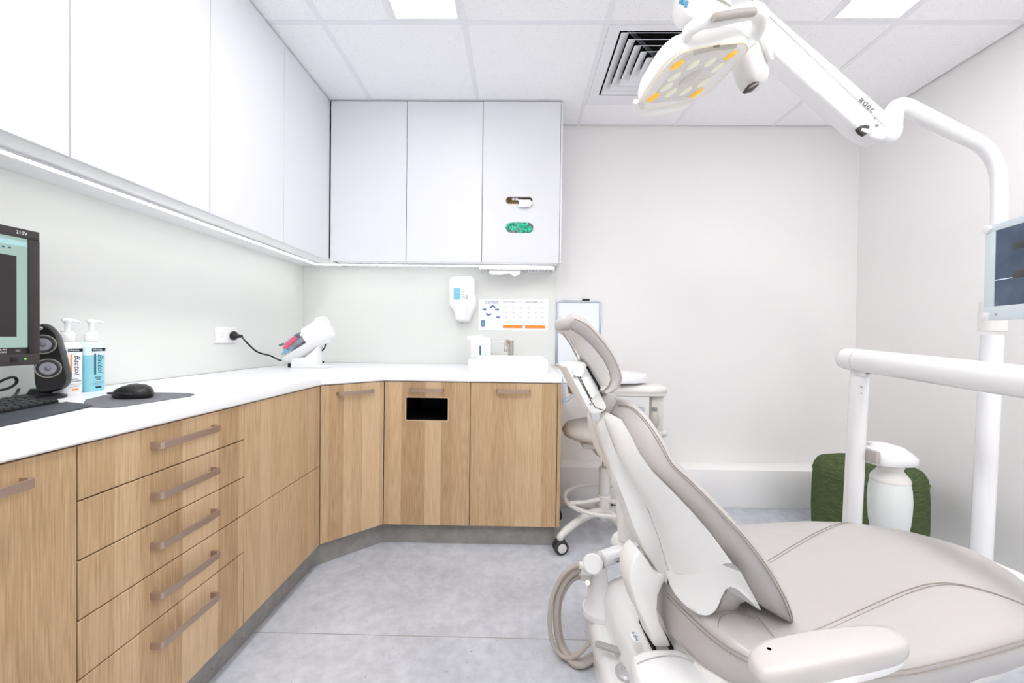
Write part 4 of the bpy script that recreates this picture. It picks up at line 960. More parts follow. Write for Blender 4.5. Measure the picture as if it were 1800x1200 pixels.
# backrest shell
E_ = [(1077, 729, .075), (1092, 737, .105), (1106, 760, .14), (1125, 798, .165), (1147, 828, .185), (1169, 850, .198), (1194, 875, .207), (1220, 903, .213), (1250, 938, .218), (1288, 990, .22), (1319, 1036, .22), (1338, 1072, .215)]
R_ = [(1063, 736, .045), (1068, 752, .045), (1074, 768, .046), (1085, 795, .048), (1098, 818, .05), (1114, 842, .052), (1126, 866, .053), (1139, 894, .053), (1160, 950, .052), (1175, 1003, .055), (1200, 1058, .11), (1246, 1081, .17)]
S_ = [(1038, 735), (1043, 752), (1049, 770), (1058, 797), (1066, 822), (1074, 845), (1084, 871), (1097, 908), (1121, 956), (1152, 1003), (1190, 1046), (1236, 1074)]
MID = [None]*10+[[(1300, 1042), (1279, 1040), (1254, 1052)], [(1308, 1046), (1284, 1033), (1266, 1054)]]
rg = []; EDGE = []
for i in range(10):
    e = CH(*E_[i]); r = CH(*R_[i]); EDGE.append(e)
    if MID[i]: m = [CH(x, y, .215-.012*k) for k, (x, y) in enumerate(MID[i])]
    else:
        dn_ = (r-e).cross(CF.cross(CL)).normalized(); m = []
        for f in (.25, .5, .75):
            p = e.lerp(r, f); back = (Vector((-.80, 0, -.60))*math.cos(0)); bulge = .030*math.sin(f*math.pi)*min(1, (i+1)/6)
            m.append(p+CF*(-bulge*.75)+Vector((0, 0, -bulge*.5)))
    half = [e]+m+[r]
    if i < 9: s = CH(*S_[i], -.030); sN = mirror(s); half.append(sN)
    else: s = CH(*S_[i], -.02 if i > 9 else -.03); half.append(mirror(s))
    rg.append(half+[mirror(p) for p in reversed(half)])
sh = obj('back_shell', B().loft(rg), CHW, t, 50)
# rounded wing at each side of the shell's foot
e10, e11 = CH(*E_[10]), CH(*E_[11]); r9 = rg[9]
upw = [r9[4], r9[3], r9[2], r9[1], r9[0], e10, e11]
low = [CH(x, y, v) for x, y, v in ((1174, 1003, .055), (1183, 1037, .082), (1203, 1062, .112), (1226, 1078, .138), (1246, 1081, .152), (1260, 1069, .166), (1268, 1049, .176), (1277, 1034, .186), (1288, 1031, .194), (1303, 1041, .202), (1322, 1059, .210), (1337, 1073, .216))]
def resample(ps, n):
    c = cr(ps, 10); d = [0]
    for p, q in zip(c, c[1:]): d.append(d[-1]+(q-p).length)
    out = []; k = 0
    for i in range(n):
        t_ = d[-1]*i/(n-1)
        while k < len(c)-2 and d[k+1] < t_: k += 1
        out.append(c[k].lerp(c[k+1], (t_-d[k])/max(1e-9, d[k+1]-d[k])))
    return out
ua, la = resample(upw, 30), resample(low, 30)
def wing(f):
    rows = []
    for k in range(6):
        g = k/5; rows.append([f(p.lerp(q, g)-(CL*.006)*math.sin(g*math.pi)) for p, q in zip(ua, la)])
    thick = [[p-(CL if f is same else -CL)*.010 for p in r] for r in rows]
    ring = [r+t_[::-1] for r, t_ in zip(rows, thick)]
    return B().loft(ring)
same = lambda p: p
obj('shell_wing', wing(same), CHW, sh, 50); obj('shell_wing', wing(mirror), CHW, sh, 50)
gl = [rg[i][4]+CL*.0012-CF*.001 for i in range(10)]
obj('shell_seam', B().tube(cr(gl, 4), .0013, 6), mat('seam_grey', (186, 184, 182), .6), sh)
# backrest cushion
O_ = [(1090, 706), (1113, 707), (1140, 731), (1166, 768), (1183, 805), (1212, 832), (1243, 863), (1275, 896), (1315, 938), (1358, 996), (1383, 1044), (1393, 1074)]
I_ = [(1080, 727), (1096, 738), (1110, 760), (1128, 797), (1150, 827), (1172, 849), (1197, 874), (1223, 902), (1253, 937), (1291, 989), (1322, 1035), (1341, 1071)]
wv = [.05, .085, .125, .155, .176, .19, .20, .207, .212, .215, .214, .205]
rg = []; ST = []; ST2 = []
def csec(i0, o0, w_):
    ai, ao = i0, o0
    def q(f, s): b_ = UV(0, 0, 0); p = ai.lerp(ao, s); p = p-CL*((p-CO).dot(CL)); return p+CL*(w_*f)
    h = [q(.76, -.02), q(.86, .10), q(.95, .36), q(1.02, .66), q(1.0, .80), q(.94, .93), q(.86, 1.0), q(.6, 1.03), q(.3, 1.0), q(0, .98)]
    return h, q
for i in range(12):
    ai = CH(*I_[i], wv[i]); ao = CH(*O_[i], wv[i]*.9)
    h, q = csec(ai, ao, wv[i]); rg.append(h+[mirror(p) for p in reversed(h[:-1])])
    ST.append(q(1.03, .66)); ST2.append(q(1.02, .745))
ai = CH(1362, 1086, .19); ao = CH(1391, 1087, .17); h, q = csec(ai, ao, .185); rg.append(h+[mirror(p) for p in reversed(h[:-1])])
ST.append(q(1.035, .66)); ST2.append(q(1.02, .74))
ai = CH(1374, 1090, .15); ao = CH(1384, 1091, .13); h, q = csec(ai, ao, .15); rg.append(h+[mirror(p) for p in reversed(h[:-1])])
tc_ = obj('back_cushion', B().loft(rg), LEA, t, 80)
seam(tc_, [cr(ST, 4)], True, .0012); seam(tc_, [cr(ST2, 4)], True, .0012)
# raised upper pad on the front of the backrest
rg2 = []
for i in range(0, 5):
    ai = CH(*I_[i], wv[i]); ao = CH(*O_[i], wv[i]*.9); h, q = csec(ai, ao, wv[i])
    g = [q(.90, .93), q(.84, 1.10), q(.5, 1.16), q(0, 1.14)]
    rg2.append(g+[mirror(p) for p in reversed(g[:-1])])
# hip wrap under the shell
HW = [[(1268, 1046), (1282, 1031), (1300, 1040), (1313, 1052)], [(1270, 1062), (1284, 1046), (1298, 1054), (1306, 1058)], [(1258, 1080), (1278, 1084), (1292, 1072), (1302, 1060)], [(1240, 1084), (1262, 1096), (1280, 1097), (1298, 1066)]]
up_ = [(1268, 1046), (1281, 1031), (1298, 1038), (1314, 1052)]
body = [(1216, 1074), (1240, 1082), (1262, 1066), (1270, 1044), (1284, 1030), (1302, 1040), (1313, 1053), (1302, 1058), (1293, 1078), (1280, 1094), (1264, 1099), (1244, 1094)]
hw1 = [CH(x, y, .172-.0010*max(0, y-1035)) for x, y in body]; hc1 = sum(hw1, Vector())/len(hw1)
hw0 = [hc1+(p-hc1)*.9+CL*.004 for p in hw1]
obj('hip_wrap', B().loft([hw0, hw1, [p-CL*.08 for p in hw1], [mirror(p-CL*.08) for p in hw1], [mirror(p) for p in hw1], [mirror(p) for p in hw0]]), LEA, t, 60)
# neck piece joining the back cushion to the headrest
pts = [CH(x, y, .03) for x, y in [(1056, 700), (1068, 690), (1080, 698), (1094, 716), (1084, 730), (1068, 732)]]
obj('neck_pad', B().prism(pts, -CL*.09, .008, 3), LEA, t, 60)
# headrest arm
ol = [(995, 644), (1000, 639), (1014, 637), (1028, 636), (1034, 645), (1042, 662), (1055, 690), (1066, 712), (1067, 718), (1061, 724), (1046, 728), (1038, 727), (1028, 708)]
arm = obj('headrest_arm', B().prism([CH(x, y, .042) for x, y in ol], -CL*.084, .005, 2), CHW, t, 40)
b = B(); p = CH(1015.5, 651, .042); cyl(b, p, p+CL*.006, .0145, .0135); obj('arm_button', b, CHW, arm, 40)
def slab(ol, v, th, m, nm, par, bev=.001): return obj(nm, B().prism([CH(x, y, v) for x, y in ol], CL*th, bev), m, par, 30)
slab([(1020, 664), (1037, 661), (1053, 690), (1041, 700), (1038, 698)], .0425, .0025, CHW, 'arm_insert', arm)
b = B(); b.tube([CH(1014, 659, .0428), CH(1040, 706, .0428), CH(1047, 716, .0428), CH(1062, 721, .0428)], .0009, 6).tube([CH(1019.5, 662, .0435), CH(1037, 697, .0435), CH(1041, 701, .0435)], .0016, 6); obj('arm_groove', b, mat('groove_grey', (74, 70, 68), .7), arm)
b = B()
for x, y in ((1010, 662), (1038, 710), (1040, 688)): p = CH(x, y, .0428); cyl(b, p, p+CL*.002, .003 if y != 688 else .0018)
o = obj('arm_screw', b, GREYP, arm); o['kind'] = 'stuff'
b = B(); b.tube([CH(1041, 722, .012), CH(1046, 738, .012)], .009, 4).box((-.012, -.02, -.03), (.012, .02, .03), .002, M=Matrix.Translation(CH(1052, 734, .0)) @ Matrix.Rotation(math.radians(-32), 4, 'Y')); obj('headrest_bar', b, CHROME, t)
b = B(); b.tube([CH(992, 582, -.02), CH(1017, 622, -.02), CH(1020, 634, -.01), CH(1010, 640, .0)], .0062, 8); obj('tilt_rod', b, CHROME, t)
# headrest
HO = [(1002, 562), (1009, 552), (1030, 561), (1053, 585), (1075, 615), (1088, 641), (1094, 664), (1088, 681), (1076, 690), (1066, 691)]
HI = [(1003, 579), (1010, 581), (1024, 590), (1045, 609), (1062, 631), (1072, 651), (1075, 667), (1071, 679), (1067, 684), (1062, 688)]
HWd = .080; rg = []; HS = []
for i in range(10):
    w_ = HWd*(.93 if i in (0, 9) else 1); ai = CH(*HI[i], HWd); ao = CH(*HO[i], HWd*.85); h, q = csec(ai, ao, w_); rg.append(h+[mirror(p) for p in reversed(h[:-1])]); HS.append(q(1.025, .68))
hc = obj('headrest_cushion', B().loft(rg), LEA, t, 80)
seam(hc, [cr(HS[1:8], 5)], True, .0009)
pl = []
bkp = [(1003, 579), (1012, 584), (1024, 592), (1044, 611), (1060, 632), (1070, 652), (1073, 667), (1069, 678), (1060, 686)]
bk2 = [(1004, 585), (1010, 592), (1018, 602), (1030, 625), (1040, 645), (1048, 662), (1054, 674), (1057, 681), (1058, 687)]
rg = []
for (x, y), (x2, y2) in zip(bkp, bk2):
    p, q = CH(x, y, .074), CH(x2, y2, .046); rg.append([p, q, mirror(q), mirror(p)])
obj('headrest_back', B().loft(rg), mat('headrest_back_grey', (226, 223, 220), .4), t, 50)
slab([(1029, 644), (1033, 643), (1056, 682), (1053, 685)], .050, .003, DARK, 'hinge_gap', t, 0)
# armrest by the near side
AO = [(1315, 1152), (1320, 1138), (1345, 1125), (1420, 1110), (1500, 1101), (1550, 1100), (1575, 1105), (1597, 1123), (1598, 1132), (1580, 1142), (1540, 1152), (1450, 1171), (1390, 1183), (1350, 1185), (1328, 1172)]
A2 = [PZ(x, y, .535) for x, y in AO]
A2 = cr(A2, 3, True)
obj('armrest_pad', B().loft([shr(A2, .95, .509), shr(A2, .99, .513), shr(A2, 1.0, .522), shr(A2, .985, .531), shr(A2, .94, .538), shr(A2, .8, .5405)]), mat('armrest_vinyl', (196, 191, 188), .38), t, 70)
obj('armrest_base', B().loft([shr(A2, .80, .492), shr(A2, .92, .498), shr(A2, .955, .5085)]), CHW, t, 50)
ac = sum(A2, Vector())/len(A2)
obj('armrest_post', B().tube([Vector((ac.x, ac.y-.02, .495)), Vector((ac.x-.005, ac.y-.02, .40)), UV(.20, .33, .31), UV(.22, .17, .262)], [.03, .03, .028, .025], 14), CHW, t, 60)
dp = PZ(1352, 1141, .5395); b = B(); b.lathe([(.0035, 0), (.0035, .001), (0, .001)], Matrix.Translation(dp), 14); obj('armrest_button', b, mat('dot_brown', (104, 88, 84), .6), t)

# ------------------------------------------------------------------ assistant's hose holder on the chair base
pb = PZ(1055, 1068, .1); pb = Vector((.302, 1.392, .0985))
t = CHAIR
hx = CH(1042, 992, 0); PYp = 1.385
def HP(px, py, d=0): return PY(px, py, PYp+d)
bt_ = HP(1055, 1072); bt_ = Vector((HP(1055, 1060).x, PYp, .0990))
top = HP(1050, 1000)
b = B(); b.tube([bt_+Vector((0, 0, .018)), bt_.lerp(top, .35)+Vector((.002, 0, 0)), bt_.lerp(top, .72), top+Vector((0, 0, .015))], [.054, .042, .034, .031], 28); ped = obj('hose_pedestal', b, ENAM, t, 50)
hc_ = HP(1042, 991, -.06); hb_ = HP(1046, 986, .02)
b = B(); cyl(b, hc_, hb_, .0315, .031); b.tube([hc_, hc_+(hc_-hb_).normalized()*.004], [.0315, .027], 28); fb = B(); fb.tube([bt_, bt_+Vector((0, 0, .018))], .060, 32); obj('flange', fb, ENAM, ped, 40); obj('elbow', b, ENAM, ped, 40)
a, c = HP(1058, 982, -.01), HP(1106, 965, .03)
b = B(); cyl(b, a, c, .026, .026); ar = obj('swing_arm', b, ENAM, ped, 40)
ld = (c-a).normalized(); fn = Vector((0, -1, 0)); fn = (fn-ld*fn.dot(ld)).normalized(); fn = (fn*.8+Vector((0, 0, -1))*.35).normalized(); fn = (fn-ld*fn.dot(ld)).normalized(); un = ld.cross(fn)
if un.z < 0: un = -un
lp = a.lerp(c, .46)+fn*.0262
lb = B()
for k in range(-4, 5): pass
ang = [(-.5+.125*k) for k in range(9)]
lb.loft([[a.lerp(c, s)+fn*.0263*math.cos(q)+un*.0263*math.sin(q) for q in ang] for s in (.26, .66)], closed=False, caps=False)
st_ = obj('sticker', lb, mat('sticker_grey', (214, 214, 216), .5), ped)
sb = B(); 
for s0_, s1_, q0, q1 in ((.28, .64, .40, .43), (.28, .64, -.46, -.43), (.40, .56, -.15, .02), (.37, .42, -.10, .12), (.53, .57, -.2, .1)): sb.loft([[a.lerp(c, s)+fn*.0266*math.cos(q)+un*.0266*math.sin(q) for q in (q0, (q0+q1)/2, q1)] for s in (s0_, s1_)], closed=False, caps=False)
obj('sticker_print', sb, BLACK, ped)
j = HP(1111, 963, .03)
b = B(); cyl(b, j+Vector((.004, -.05, -.002)), j+Vector((-.03, .05, .004)), .036); obj('joint', b, ENAM, ped, 40)
b = B(); zt_ = HP(1090, 800, .03)
b.tube([HP(1104, 945, .03), HP(1098, 880, .03), HP(1094, 830, .03)], [.034, .030, .026], 24); obj('upright_tube', b, CHW, t, 50)
sc_ = HP(1041, 1012, -.045); b = B(); cyl(b, HP(1034, 1026, -.03), HP(1033, 1024, -.055), .008); obj('thumb_screw', b, STEEL, ped)
HOSES = [[(1030, 993), (1010, 995), (990, 1010), (972, 1045), (966, 1085), (970, 1125), (985, 1150), (1002, 1156), (1018, 1148), (1038, 1128)], [(1030, 1003), (1014, 1003), (995, 1018), (980, 1050), (978, 1095), (986, 1135), (1005, 1162), (1022, 1168), (1040, 1160), (1058, 1148)], [(1030, 1012), (1016, 1013), (1000, 1024), (984, 1056), (982, 1098), (990, 1134), (1008, 1158), (1026, 1160), (1042, 1150), (1056, 1136)]]
for i, hl in enumerate(HOSES):
    n = len(hl); pts = []
    for k, (x, y) in enumerate(hl):
        f = k/(n-1); Yk = PYp-.03-.10*f+.012*i
        p = PY(x, y, Yk)
        if p.z < .016: p = PZ(x, y, .016)
        pts.append(p)
    pts = cr(pts, 7); r = (.0068, .0105, .0088)[i]
    obj('hose', B().tube(pts, [r*(1+.07*(k % 2)) for k in range(len(pts))], 12), HOSE, t, 60)
    b = B(); p0, p1 = pts[0], pts[4]; dd = (p1-p0).normalized(); cyl(b, p0+Vector((.010, 0, 0)), p0+dd*.026, r*1.75, r*1.6); obj('hose_connector', b, PLA2, t, 40)
b = B(); b.tube([HP(1106, 985, .05), HP(1103, 1015, .05), PZ(1102, 1040, .1)+Vector((0, 0, .012))], .010, 10); obj('drop_hose', b, HOSE, t)

# ------------------------------------------------------------------ delivery post and arm, water bottle
DPX = PY(1500, 880, 1.60).x; DPY = 1.60
def QP(px, py, d=0): return PY(px, py, DPY+d)
a, c = QP(1500, 880), QP(1510.5, 662)
t = thing('delivery_arm', 'white post with a long horizontal instrument arm beyond the seat', 'arm', (a.x, DPY, 0))
rp = .0300
b = B(); cyl(b, Vector((a.x-.012, DPY, .02)), c, rp, rp, 32); obj('post', b, ENAM, t, 40)
b = B(); b.lathe([(.11, 0), (.11, .012), (.06, .02), (.045, .05)], Matrix.Translation((a.x-.012, DPY, 0)), 32); obj('foot', b, ENAM, t, 40)
b = B(); cyl(b, c+Vector((0, 0, .002)), QP(1508, 646), .0255, .024, 28); obj('post_neck', b, ENAM, t, 40)
b = B()
for y in (680, 691): p = QP(1513.5, y, -.0288); cyl(b, p, p+Vector((0, -.003, 0)), .0035 if y == 680 else .0025)
o = obj('screw', b, GREYP, t); o['kind'] = 'stuff'
L0 = QP(1500, 631.5); L1 = PY(1800, 671, 1.06); dd = (L1-L0).normalized()
b = B(); s_ = L0-dd*.026; b.tube([s_-dd*.018, s_-dd*.010, s_+dd*.004, L1+dd*.45], [.031, .0405, .0425, .0425], 32); obj('instrument_arm', b, ENAM, t, 50)
b = B(); rr_ = .0428; q = L0+dd*.035
fr_ = frame(dd.cross(Vector((0, 0, 1))), Vector((0, 0, 1)), q); b.tube([fr_ @ Vector((rr_*math.cos(k*math.pi/16), rr_*math.sin(k*math.pi/16), 0)) for k in range(32)], .0008, 6, loop=True); obj('arm_seam', b, mat('seam_grey', (186, 184, 182), .6), t)
b = B(); e0 = QP(1521, 652, -.01); b.sphere(e0, (.014, .03, .012)); obj('neck_gap', b, mat('gap_grey', (110, 106, 104), .6), t)
# bottle bracket
bz_ = [(1512, 792), (1518, 782), (1530, 776.5), (1550, 776), (1570, 783), (1588, 793), (1597, 800), (1598, 810), (1590, 812), (1560, 811), (1530, 808), (1513, 804)]
bp_ = [QP(x, y, -.055) for x, y in bz_]
zt_ = QP(1550, 776, -.0).z
def brk(s, z0): return z0
cxm = QP(1558, 795).x
pl = []
for z, s, w_ in ((QP(1555, 811).z, .97, .075), (QP(1555, 808).z, 1.0, .08), (QP(1555, 798).z, 1.0, .08), (QP(1555, 790).z, .88, .07), (QP(1555, 783).z, .66, .05), (QP(1555, 777).z, .36, .025)):
    xl, xr = QP(1517, 800).x, QP(1598, 800).x; x0 = xl if s > .9 else xl+(xr-xl)*.0; cx_ = x0+(xr-x0)*s/2+(.02 if s < .7 else 0)
    pl.append([Vector((cx_+(xr-x0)*s/2*math.copysign(abs(math.cos(k*math.pi/16))**.7, math.cos(k*math.pi/16)), DPY+w_*math.copysign(abs(math.sin(k*math.pi/16))**.8, math.sin(k*math.pi/16)), z)) for k in range(32)])
obj('bottle_bracket', B().loft(pl), ENAM, t, 50)
x0 = QP(1514, 795).x; obj('bracket_clamp', B().box((x0-.004, DPY-.07, QP(1515, 806).z), (x0+.014, DPY+.05, QP(1515, 785).z), .004), GREYP, t)
bc = QP(1563, 812); bx_ = bc.x+.004
t = thing('water_bottle', 'frosted white water bottle hanging under the bracket on the white post', 'bottle', (bx_, DPY, QP(1563, 930).z))
def zof(y): return QP(1563, y).z
Q = Matrix.Translation((bx_, DPY, 0)); kR = (QP(1604.5, 870).x-QP(1522.5, 870).x)/2*.75
b = B(); cyl(b, (bx_, DPY, zof(811)-.0005), (bx_, DPY, zof(822)), .027, .027, 24); obj('brass_collar', b, mat('brass', (176, 160, 132), .35, metal=.7), t, 40)
obj('cap', B().lathe([(.040, zof(816.5)), (.043, zof(819)), (.040, zof(821)), (.038, zof(824)), (kR*.88, zof(837)), (kR*.93, zof(843)), (kR*.91, zof(844.5))], Q, 36), PLA2, t, 50)
obj('body', B().lathe([(kR*.90, zof(844)), (kR*.97, zof(858)), (kR, zof(877)), (kR*.985, zof(895)), (kR*.93, zof(915)), (kR*.80, zof(938)), (kR*.6, zof(944)), (0, zof(945))], Q, 36), mat('frosted_plastic', (228, 232, 230), .35, coat=.2), t, 60)

# ------------------------------------------------------------------ dental light on its post
LY = 1.50
def LP(px, py, d=0): return PY(px, py, LY+d)
a = LP(1725, 945); x_ = LP(1744, 570).x
t = DL = thing('dental_light', 'white dental lamp on a spring arm from a tall bent post', 'lamp', (a.x, LY, 0))
rp = .0295
b = B(); cyl(b, Vector((a.x-.006, LY, .02)), LP(1744.5, 588), rp, rp, 32); obj('lower_post', b, ENAM, t, 40)
b = B(); b.lathe([(.12, 0), (.12, .012), (.07, .02), (.05, .05)], Matrix.Translation((a.x-.006, LY, 0)), 32); obj('foot', b, ENAM, t, 40)
b = B(); cyl(b, LP(1744, 582), LP(1745.5, 546), .036, .036, 32); obj('collar', b, PLA2, t, 40)
b = B(); cyl(b, LP(1745.5, 546), LP(1746, 530), .0345, .0345, 32); obj('collar_ring', b, PLA2, t, 40)
pts = cr([LP(1751, 532), LP(1756, 400), LP(1756.5, 330), LP(1752.5, 298), LP(1741, 272), LP(1721, 252), LP(1690, 237), LP(1640, 212), LP(1606, 195), LP(1588, 188), LP(1576, 190), LP(1569.5, 201), LP(1568.5, 219)], 6)
pts[0] = LP(1751, 532)
n = len(pts); b = B(); b.tube(pts, [.0215+.008*min(1, max(0, (k-16)/(n-30))) for k in range(n)], 24); obj('swan_neck', b, ENAM, t, 70)
b = B(); cyl(b, LP(1568.5, 217), LP(1568.5, 232), .0282, .0282); obj('pivot_sleeve', b, PLA2, t, 40)
b = B(); b.tube(cr([LP(1568.5, 230), LP(1567, 236), LP(1560, 239), LP(1548, 237), LP(1538, 232)], 4), .0268, 20); obj('pivot_elbow', b, ENAM, t, 60)
# spring arm: box section with rounded edges, in the vertical plane of the post
d0, d1 = LP(1545, 214), LP(1318, 3); ax = (d1-d0).normalized(); Lr = (d1-d0).length*1.22
upv = Vector((0, 0, 1)); upv = (upv-ax*upv.dot(ax)).normalized(); lat = Vector((0, 1, 0))
dw = .034
ol = [(1270, -58.7), (1557, 192.5), (1563, 200), (1563.5, 236), (1557, 244), (1547, 245), (1530, 240), (1507, 224), (1270, 16.5)]
obj('spring_arm', B().prism([LP(x, y, -dw) for x, y in ol], (0, 2*dw, 0), .015, 3), ENAM, t, 40)
b = B(); b.tube([LP(1300, -21, -dw-.0004), LP(1322, 0, -dw-.0004), LP(1556, 223, -dw-.0004)], .0009, 6); obj('arm_seam', b, mat('seam_grey', (186, 184, 182), .6), t)
b = B(); p = LP(1514, 224, .0); hol = [LP(x, y, -dw-.002) for x, y in [(1507, 226), (1512, 221), (1522, 219), (1529, 221), (1528, 232), (1520, 238), (1513, 234)]]
obj('arm_opening', B().prism(hol, (0, .012, 0), .001), mat('opening_grey', (62, 56, 54), .7), t)
obj('spring_link', B().tube([LP(1512, 229, -.03), LP(1524, 232, -.03), LP(1548, 240, -.015)], [.008, .011, .016], 10), ENAM, t, 60)
for (x, y, r) in ((1538.5, 207, .0045), (1542, 220, .0062)):
    p = LP(x, y, -dw-.002); b = B(); cyl(b, p, p+Vector((0, -.003, 0)), r, r*.7, 14); obj('screw', b, STEEL, t)
LGY = mat('logo_dark', (70, 66, 68), .6)
tx0 = LP(1523, 184, -dw-.004); text('a', .034, LGY, t, LP(1515.5, 175, -dw-.003), -ax, upv); text('dec', .034, LGY, t, LP(1527.5, 187, -dw-.003), -ax, upv)
b = B(); b.tube([LP(1518.5, 176, -dw-.003), LP(1521, 180.5, -dw-.003)], .0016, 6); obj('logo_mark', b, mat('logo_pale', (176, 172, 172), .6), t)
# lamp head: lens plane
LN = Vector((-.35, .10, 1)).normalized(); LP0 = Vector((.5, 1.2, CZ+.77))
def LM(px, py, off=0): r = ray(px, py); c = LP0+LN*off; return CAM+r*((c-CAM).dot(LN)/r.dot(LN))
e1 = (LM(1283, 97)-LM(1190, 113)).normalized(); e2 = LN.cross(e1)
lens = [(1133, 181), (1139, 165), (1165, 125), (1185, 104), (1205, 92), (1240, 84), (1275, 79), (1302, 77), (1309, 80), (1311, 87), (1302, 101), (1270, 135), (1245, 160), (1225, 171), (1205, 177), (1170, 184), (1140, 189)]
LB = [LM(x, y) for x, y in lens]
def off_(ps, s, o): c = sum(ps, Vector())/len(ps); return [c+(p-c)*s+LN*o for p in ps]
Lc = cr(LB, 3, True)
HEADM = mat('lamp_white', (242, 241, 239), .3, coat=.2)
obj('lamp_body', B().loft([off_(Lc, 1.03, .001), off_(Lc, 1.055, .004), off_(Lc, 1.075, .014), off_(Lc, 1.06, .034), off_(Lc, .97, .056), off_(Lc, .7, .066)]), HEADM, t, 60)
LENSM = mat('lens_plate', (244, 242, 238), .25, coat=.4)
lp_ = obj('lens_plate', B().loft([off_(Lc, 1.02, .0015), off_(Lc, 1.02, -.002), off_(Lc, .97, -.0035)]), LENSM, t, 50)
b = B(); b.tube(off_(Lc, 1.035, -.001), .002, 8, loop=True); obj('lens_rim', b, mat('amber_rim', (246, 234, 206), .3), t)
YEL = mat('amber_lens', (250, 196, 70), .3, emit=.25); CRM = mat('cream_lens', (236, 236, 218), .3, emit=.12)
a_, b_, c_, d_ = LM(1190, 113), LM(1283, 97), LM(1148, 172), LM(1224, 164)
ell = (LM(1205, 105)-LM(1181, 122))
for (x, y, m) in ((1190, 114, YEL), (1284, 97, YEL), (1148, 171, YEL), (1224, 164, YEL), (1218, 114, CRM), (1248, 109, CRM), (1260, 119, CRM), (1185, 134, CRM), (1171, 153, CRM), (1236, 145, CRM), (1178, 163, CRM), (1204, 160, CRM)):
    c = LM(x, y, -.004); fx = (LM(x+11, y-7, -.004)-c); fy_ = LN.cross(fx).normalized()
    Q = frame(fx, fy_, c)
    el = lambda s, o: [Q @ Vector((fx.length*1.15*s*math.cos(k*math.pi/10), .0125*s*math.sin(k*math.pi/10), o)) for k in range(20)]
    up1 = -1 if (Q.to_3x3() @ Vector((0, 0, 1))).dot(LN) > 0 else 1
    obj('led_lens', B().loft([el(1, 0), el(.9, .003*up1), el(.5, .0055*up1)]), m, lp_, 60)
c = LM(1213, 137, -.004); fx = LM(1232, 124, -.004)-c; Q = frame(fx, LN.cross(fx), c); up1 = -1 if (Q.to_3x3() @ Vector((0, 0, 1))).dot(LN) > 0 else 1
el = lambda s, o: [Q @ Vector((fx.length*s*1.1*math.cos(k*math.pi/12), .021*s*math.sin(k*math.pi/12), o)) for k in range(24)]
obj('lens_boss', B().loft([el(1, 0), el(.92, .002*up1), el(.6, .003*up1)]), mat('boss_grey', (214, 208, 204), .3), lp_, 60)
rb = B(); 
for k in range(30):
    x0, y0 = 1141+(1262-1141)*0, 184-3.1*k
    f = k/29; p, q = LM(1138+62*f, 181-86*f, -.0042), LM(1210+98*f, 175-90*f, -.0042); rb.tube([p.lerp(q, .03), p.lerp(q, .97)], .0006, 5)
o = obj('lens_ribs', rb, mat('rib_clear', (226, 222, 216), .3), lp_, 60); o['kind'] = 'stuff'
wp = [LM(x, y, -.0045) for x, y in [(1219, 88), (1255, 80.5), (1296, 77.5), (1296, 82), (1290, 85), (1250, 89), (1220, 97)]]
obj('lens_window', B().prism(wp, -LN*.001), mat('window_grey', (198, 194, 184), .3), lp_)
wp = [LM(x, y, -.006) for x, y in [(1254, 80), (1265, 78.5), (1265, 81.5), (1254, 83)]]
obj('latch', B().prism(wp, -LN*.002), mat('latch_bronze', (132, 120, 104), .4), lp_)
# handle loop at the near edge, plus a small one at the far edge
HY = .0
def HPp(px, py, o): return LM(px, py, o)
hp = [LM(1206, 68, .03), LM(1212, 54, .03), LM(1236, 38, .035), LM(1275, 29, .04), LM(1305, 22, .045), LM(1326, 19, .045), LM(1336, 28, .04), LM(1334, 48, .035), LM(1322, 66, .03), LM(1305, 78, .02)]
hp = cr(hp, 6); n = len(hp)
h_ = obj('lamp_handle', B().tube(hp, [.013+.0075*math.sin(min(1, k/(n*.6))*math.pi*.5) for k in range(n)], 18), HEADM, t, 70)
gp_ = cr([LM(1254, 31.5, .020), LM(1280, 26.5, .022), LM(1306, 22.5, .024), LM(1327, 21, .025)], 5)
b = B(); b.tube(gp_, [.008]+[.0105]*(len(gp_)-2)+[.008], 12); obj('grip_inset', b, GREYP, h_, 60)
hp = cr([LM(1118, 178, .01), LM(1120, 192, .01), LM(1128, 199, .008), LM(1150, 198, .004), LM(1185, 192, .004), LM(1210, 183, .006)], 5)
obj('lamp_handle', B().tube(hp, [.006+.007*math.sin(min(1, (k+2)/12)*math.pi/2) for k in range(len(hp))], 14), HEADM, t, 70)
# rear swivel with its dark sensor window
s0_, s1_ = PY(1303, 78, 1.27), PY(1326, 146, 1.27)
rg = []
axs = (s1_-s0_).normalized(); l1 = Vector((0, 1, 0)); l2 = axs.cross(l1).normalized()
for f, k in ((-.25, .9), (0, 1), (.7, 1.0), (.93, .97), (1.06, .78), (1.14, .45)): c = s0_+(s1_-s0_)*f; rg.append([c+l1*y*k+l2*x*k for x, y in rrect(-.036, -.040, .036, .040, .022, 4)])
sw = obj('swivel', B().loft(rg), PLA2, t, 50)
q = [PY(x, y, 1.222) for x, y in [(1310, 157), (1316, 148), (1326, 143), (1336, 142), (1334, 149), (1326, 156), (1316, 159)]]
obj('sensor_window', B().prism(q, (0, .02, 0), .002), mat('sensor_dark', (70, 60, 62), .25), sw)
b = B(); b.box((-.006, -.045, -.05), (.006, .045, .05), .004, M=frame(l2, l1, s0_+(s1_-s0_)*.42+l2*(.036 if l2.x > 0 else -.036)) @ Matrix.Rotation(math.pi/2, 4, 'X')); 
obj('swivel_cap', b, HEADM, sw)
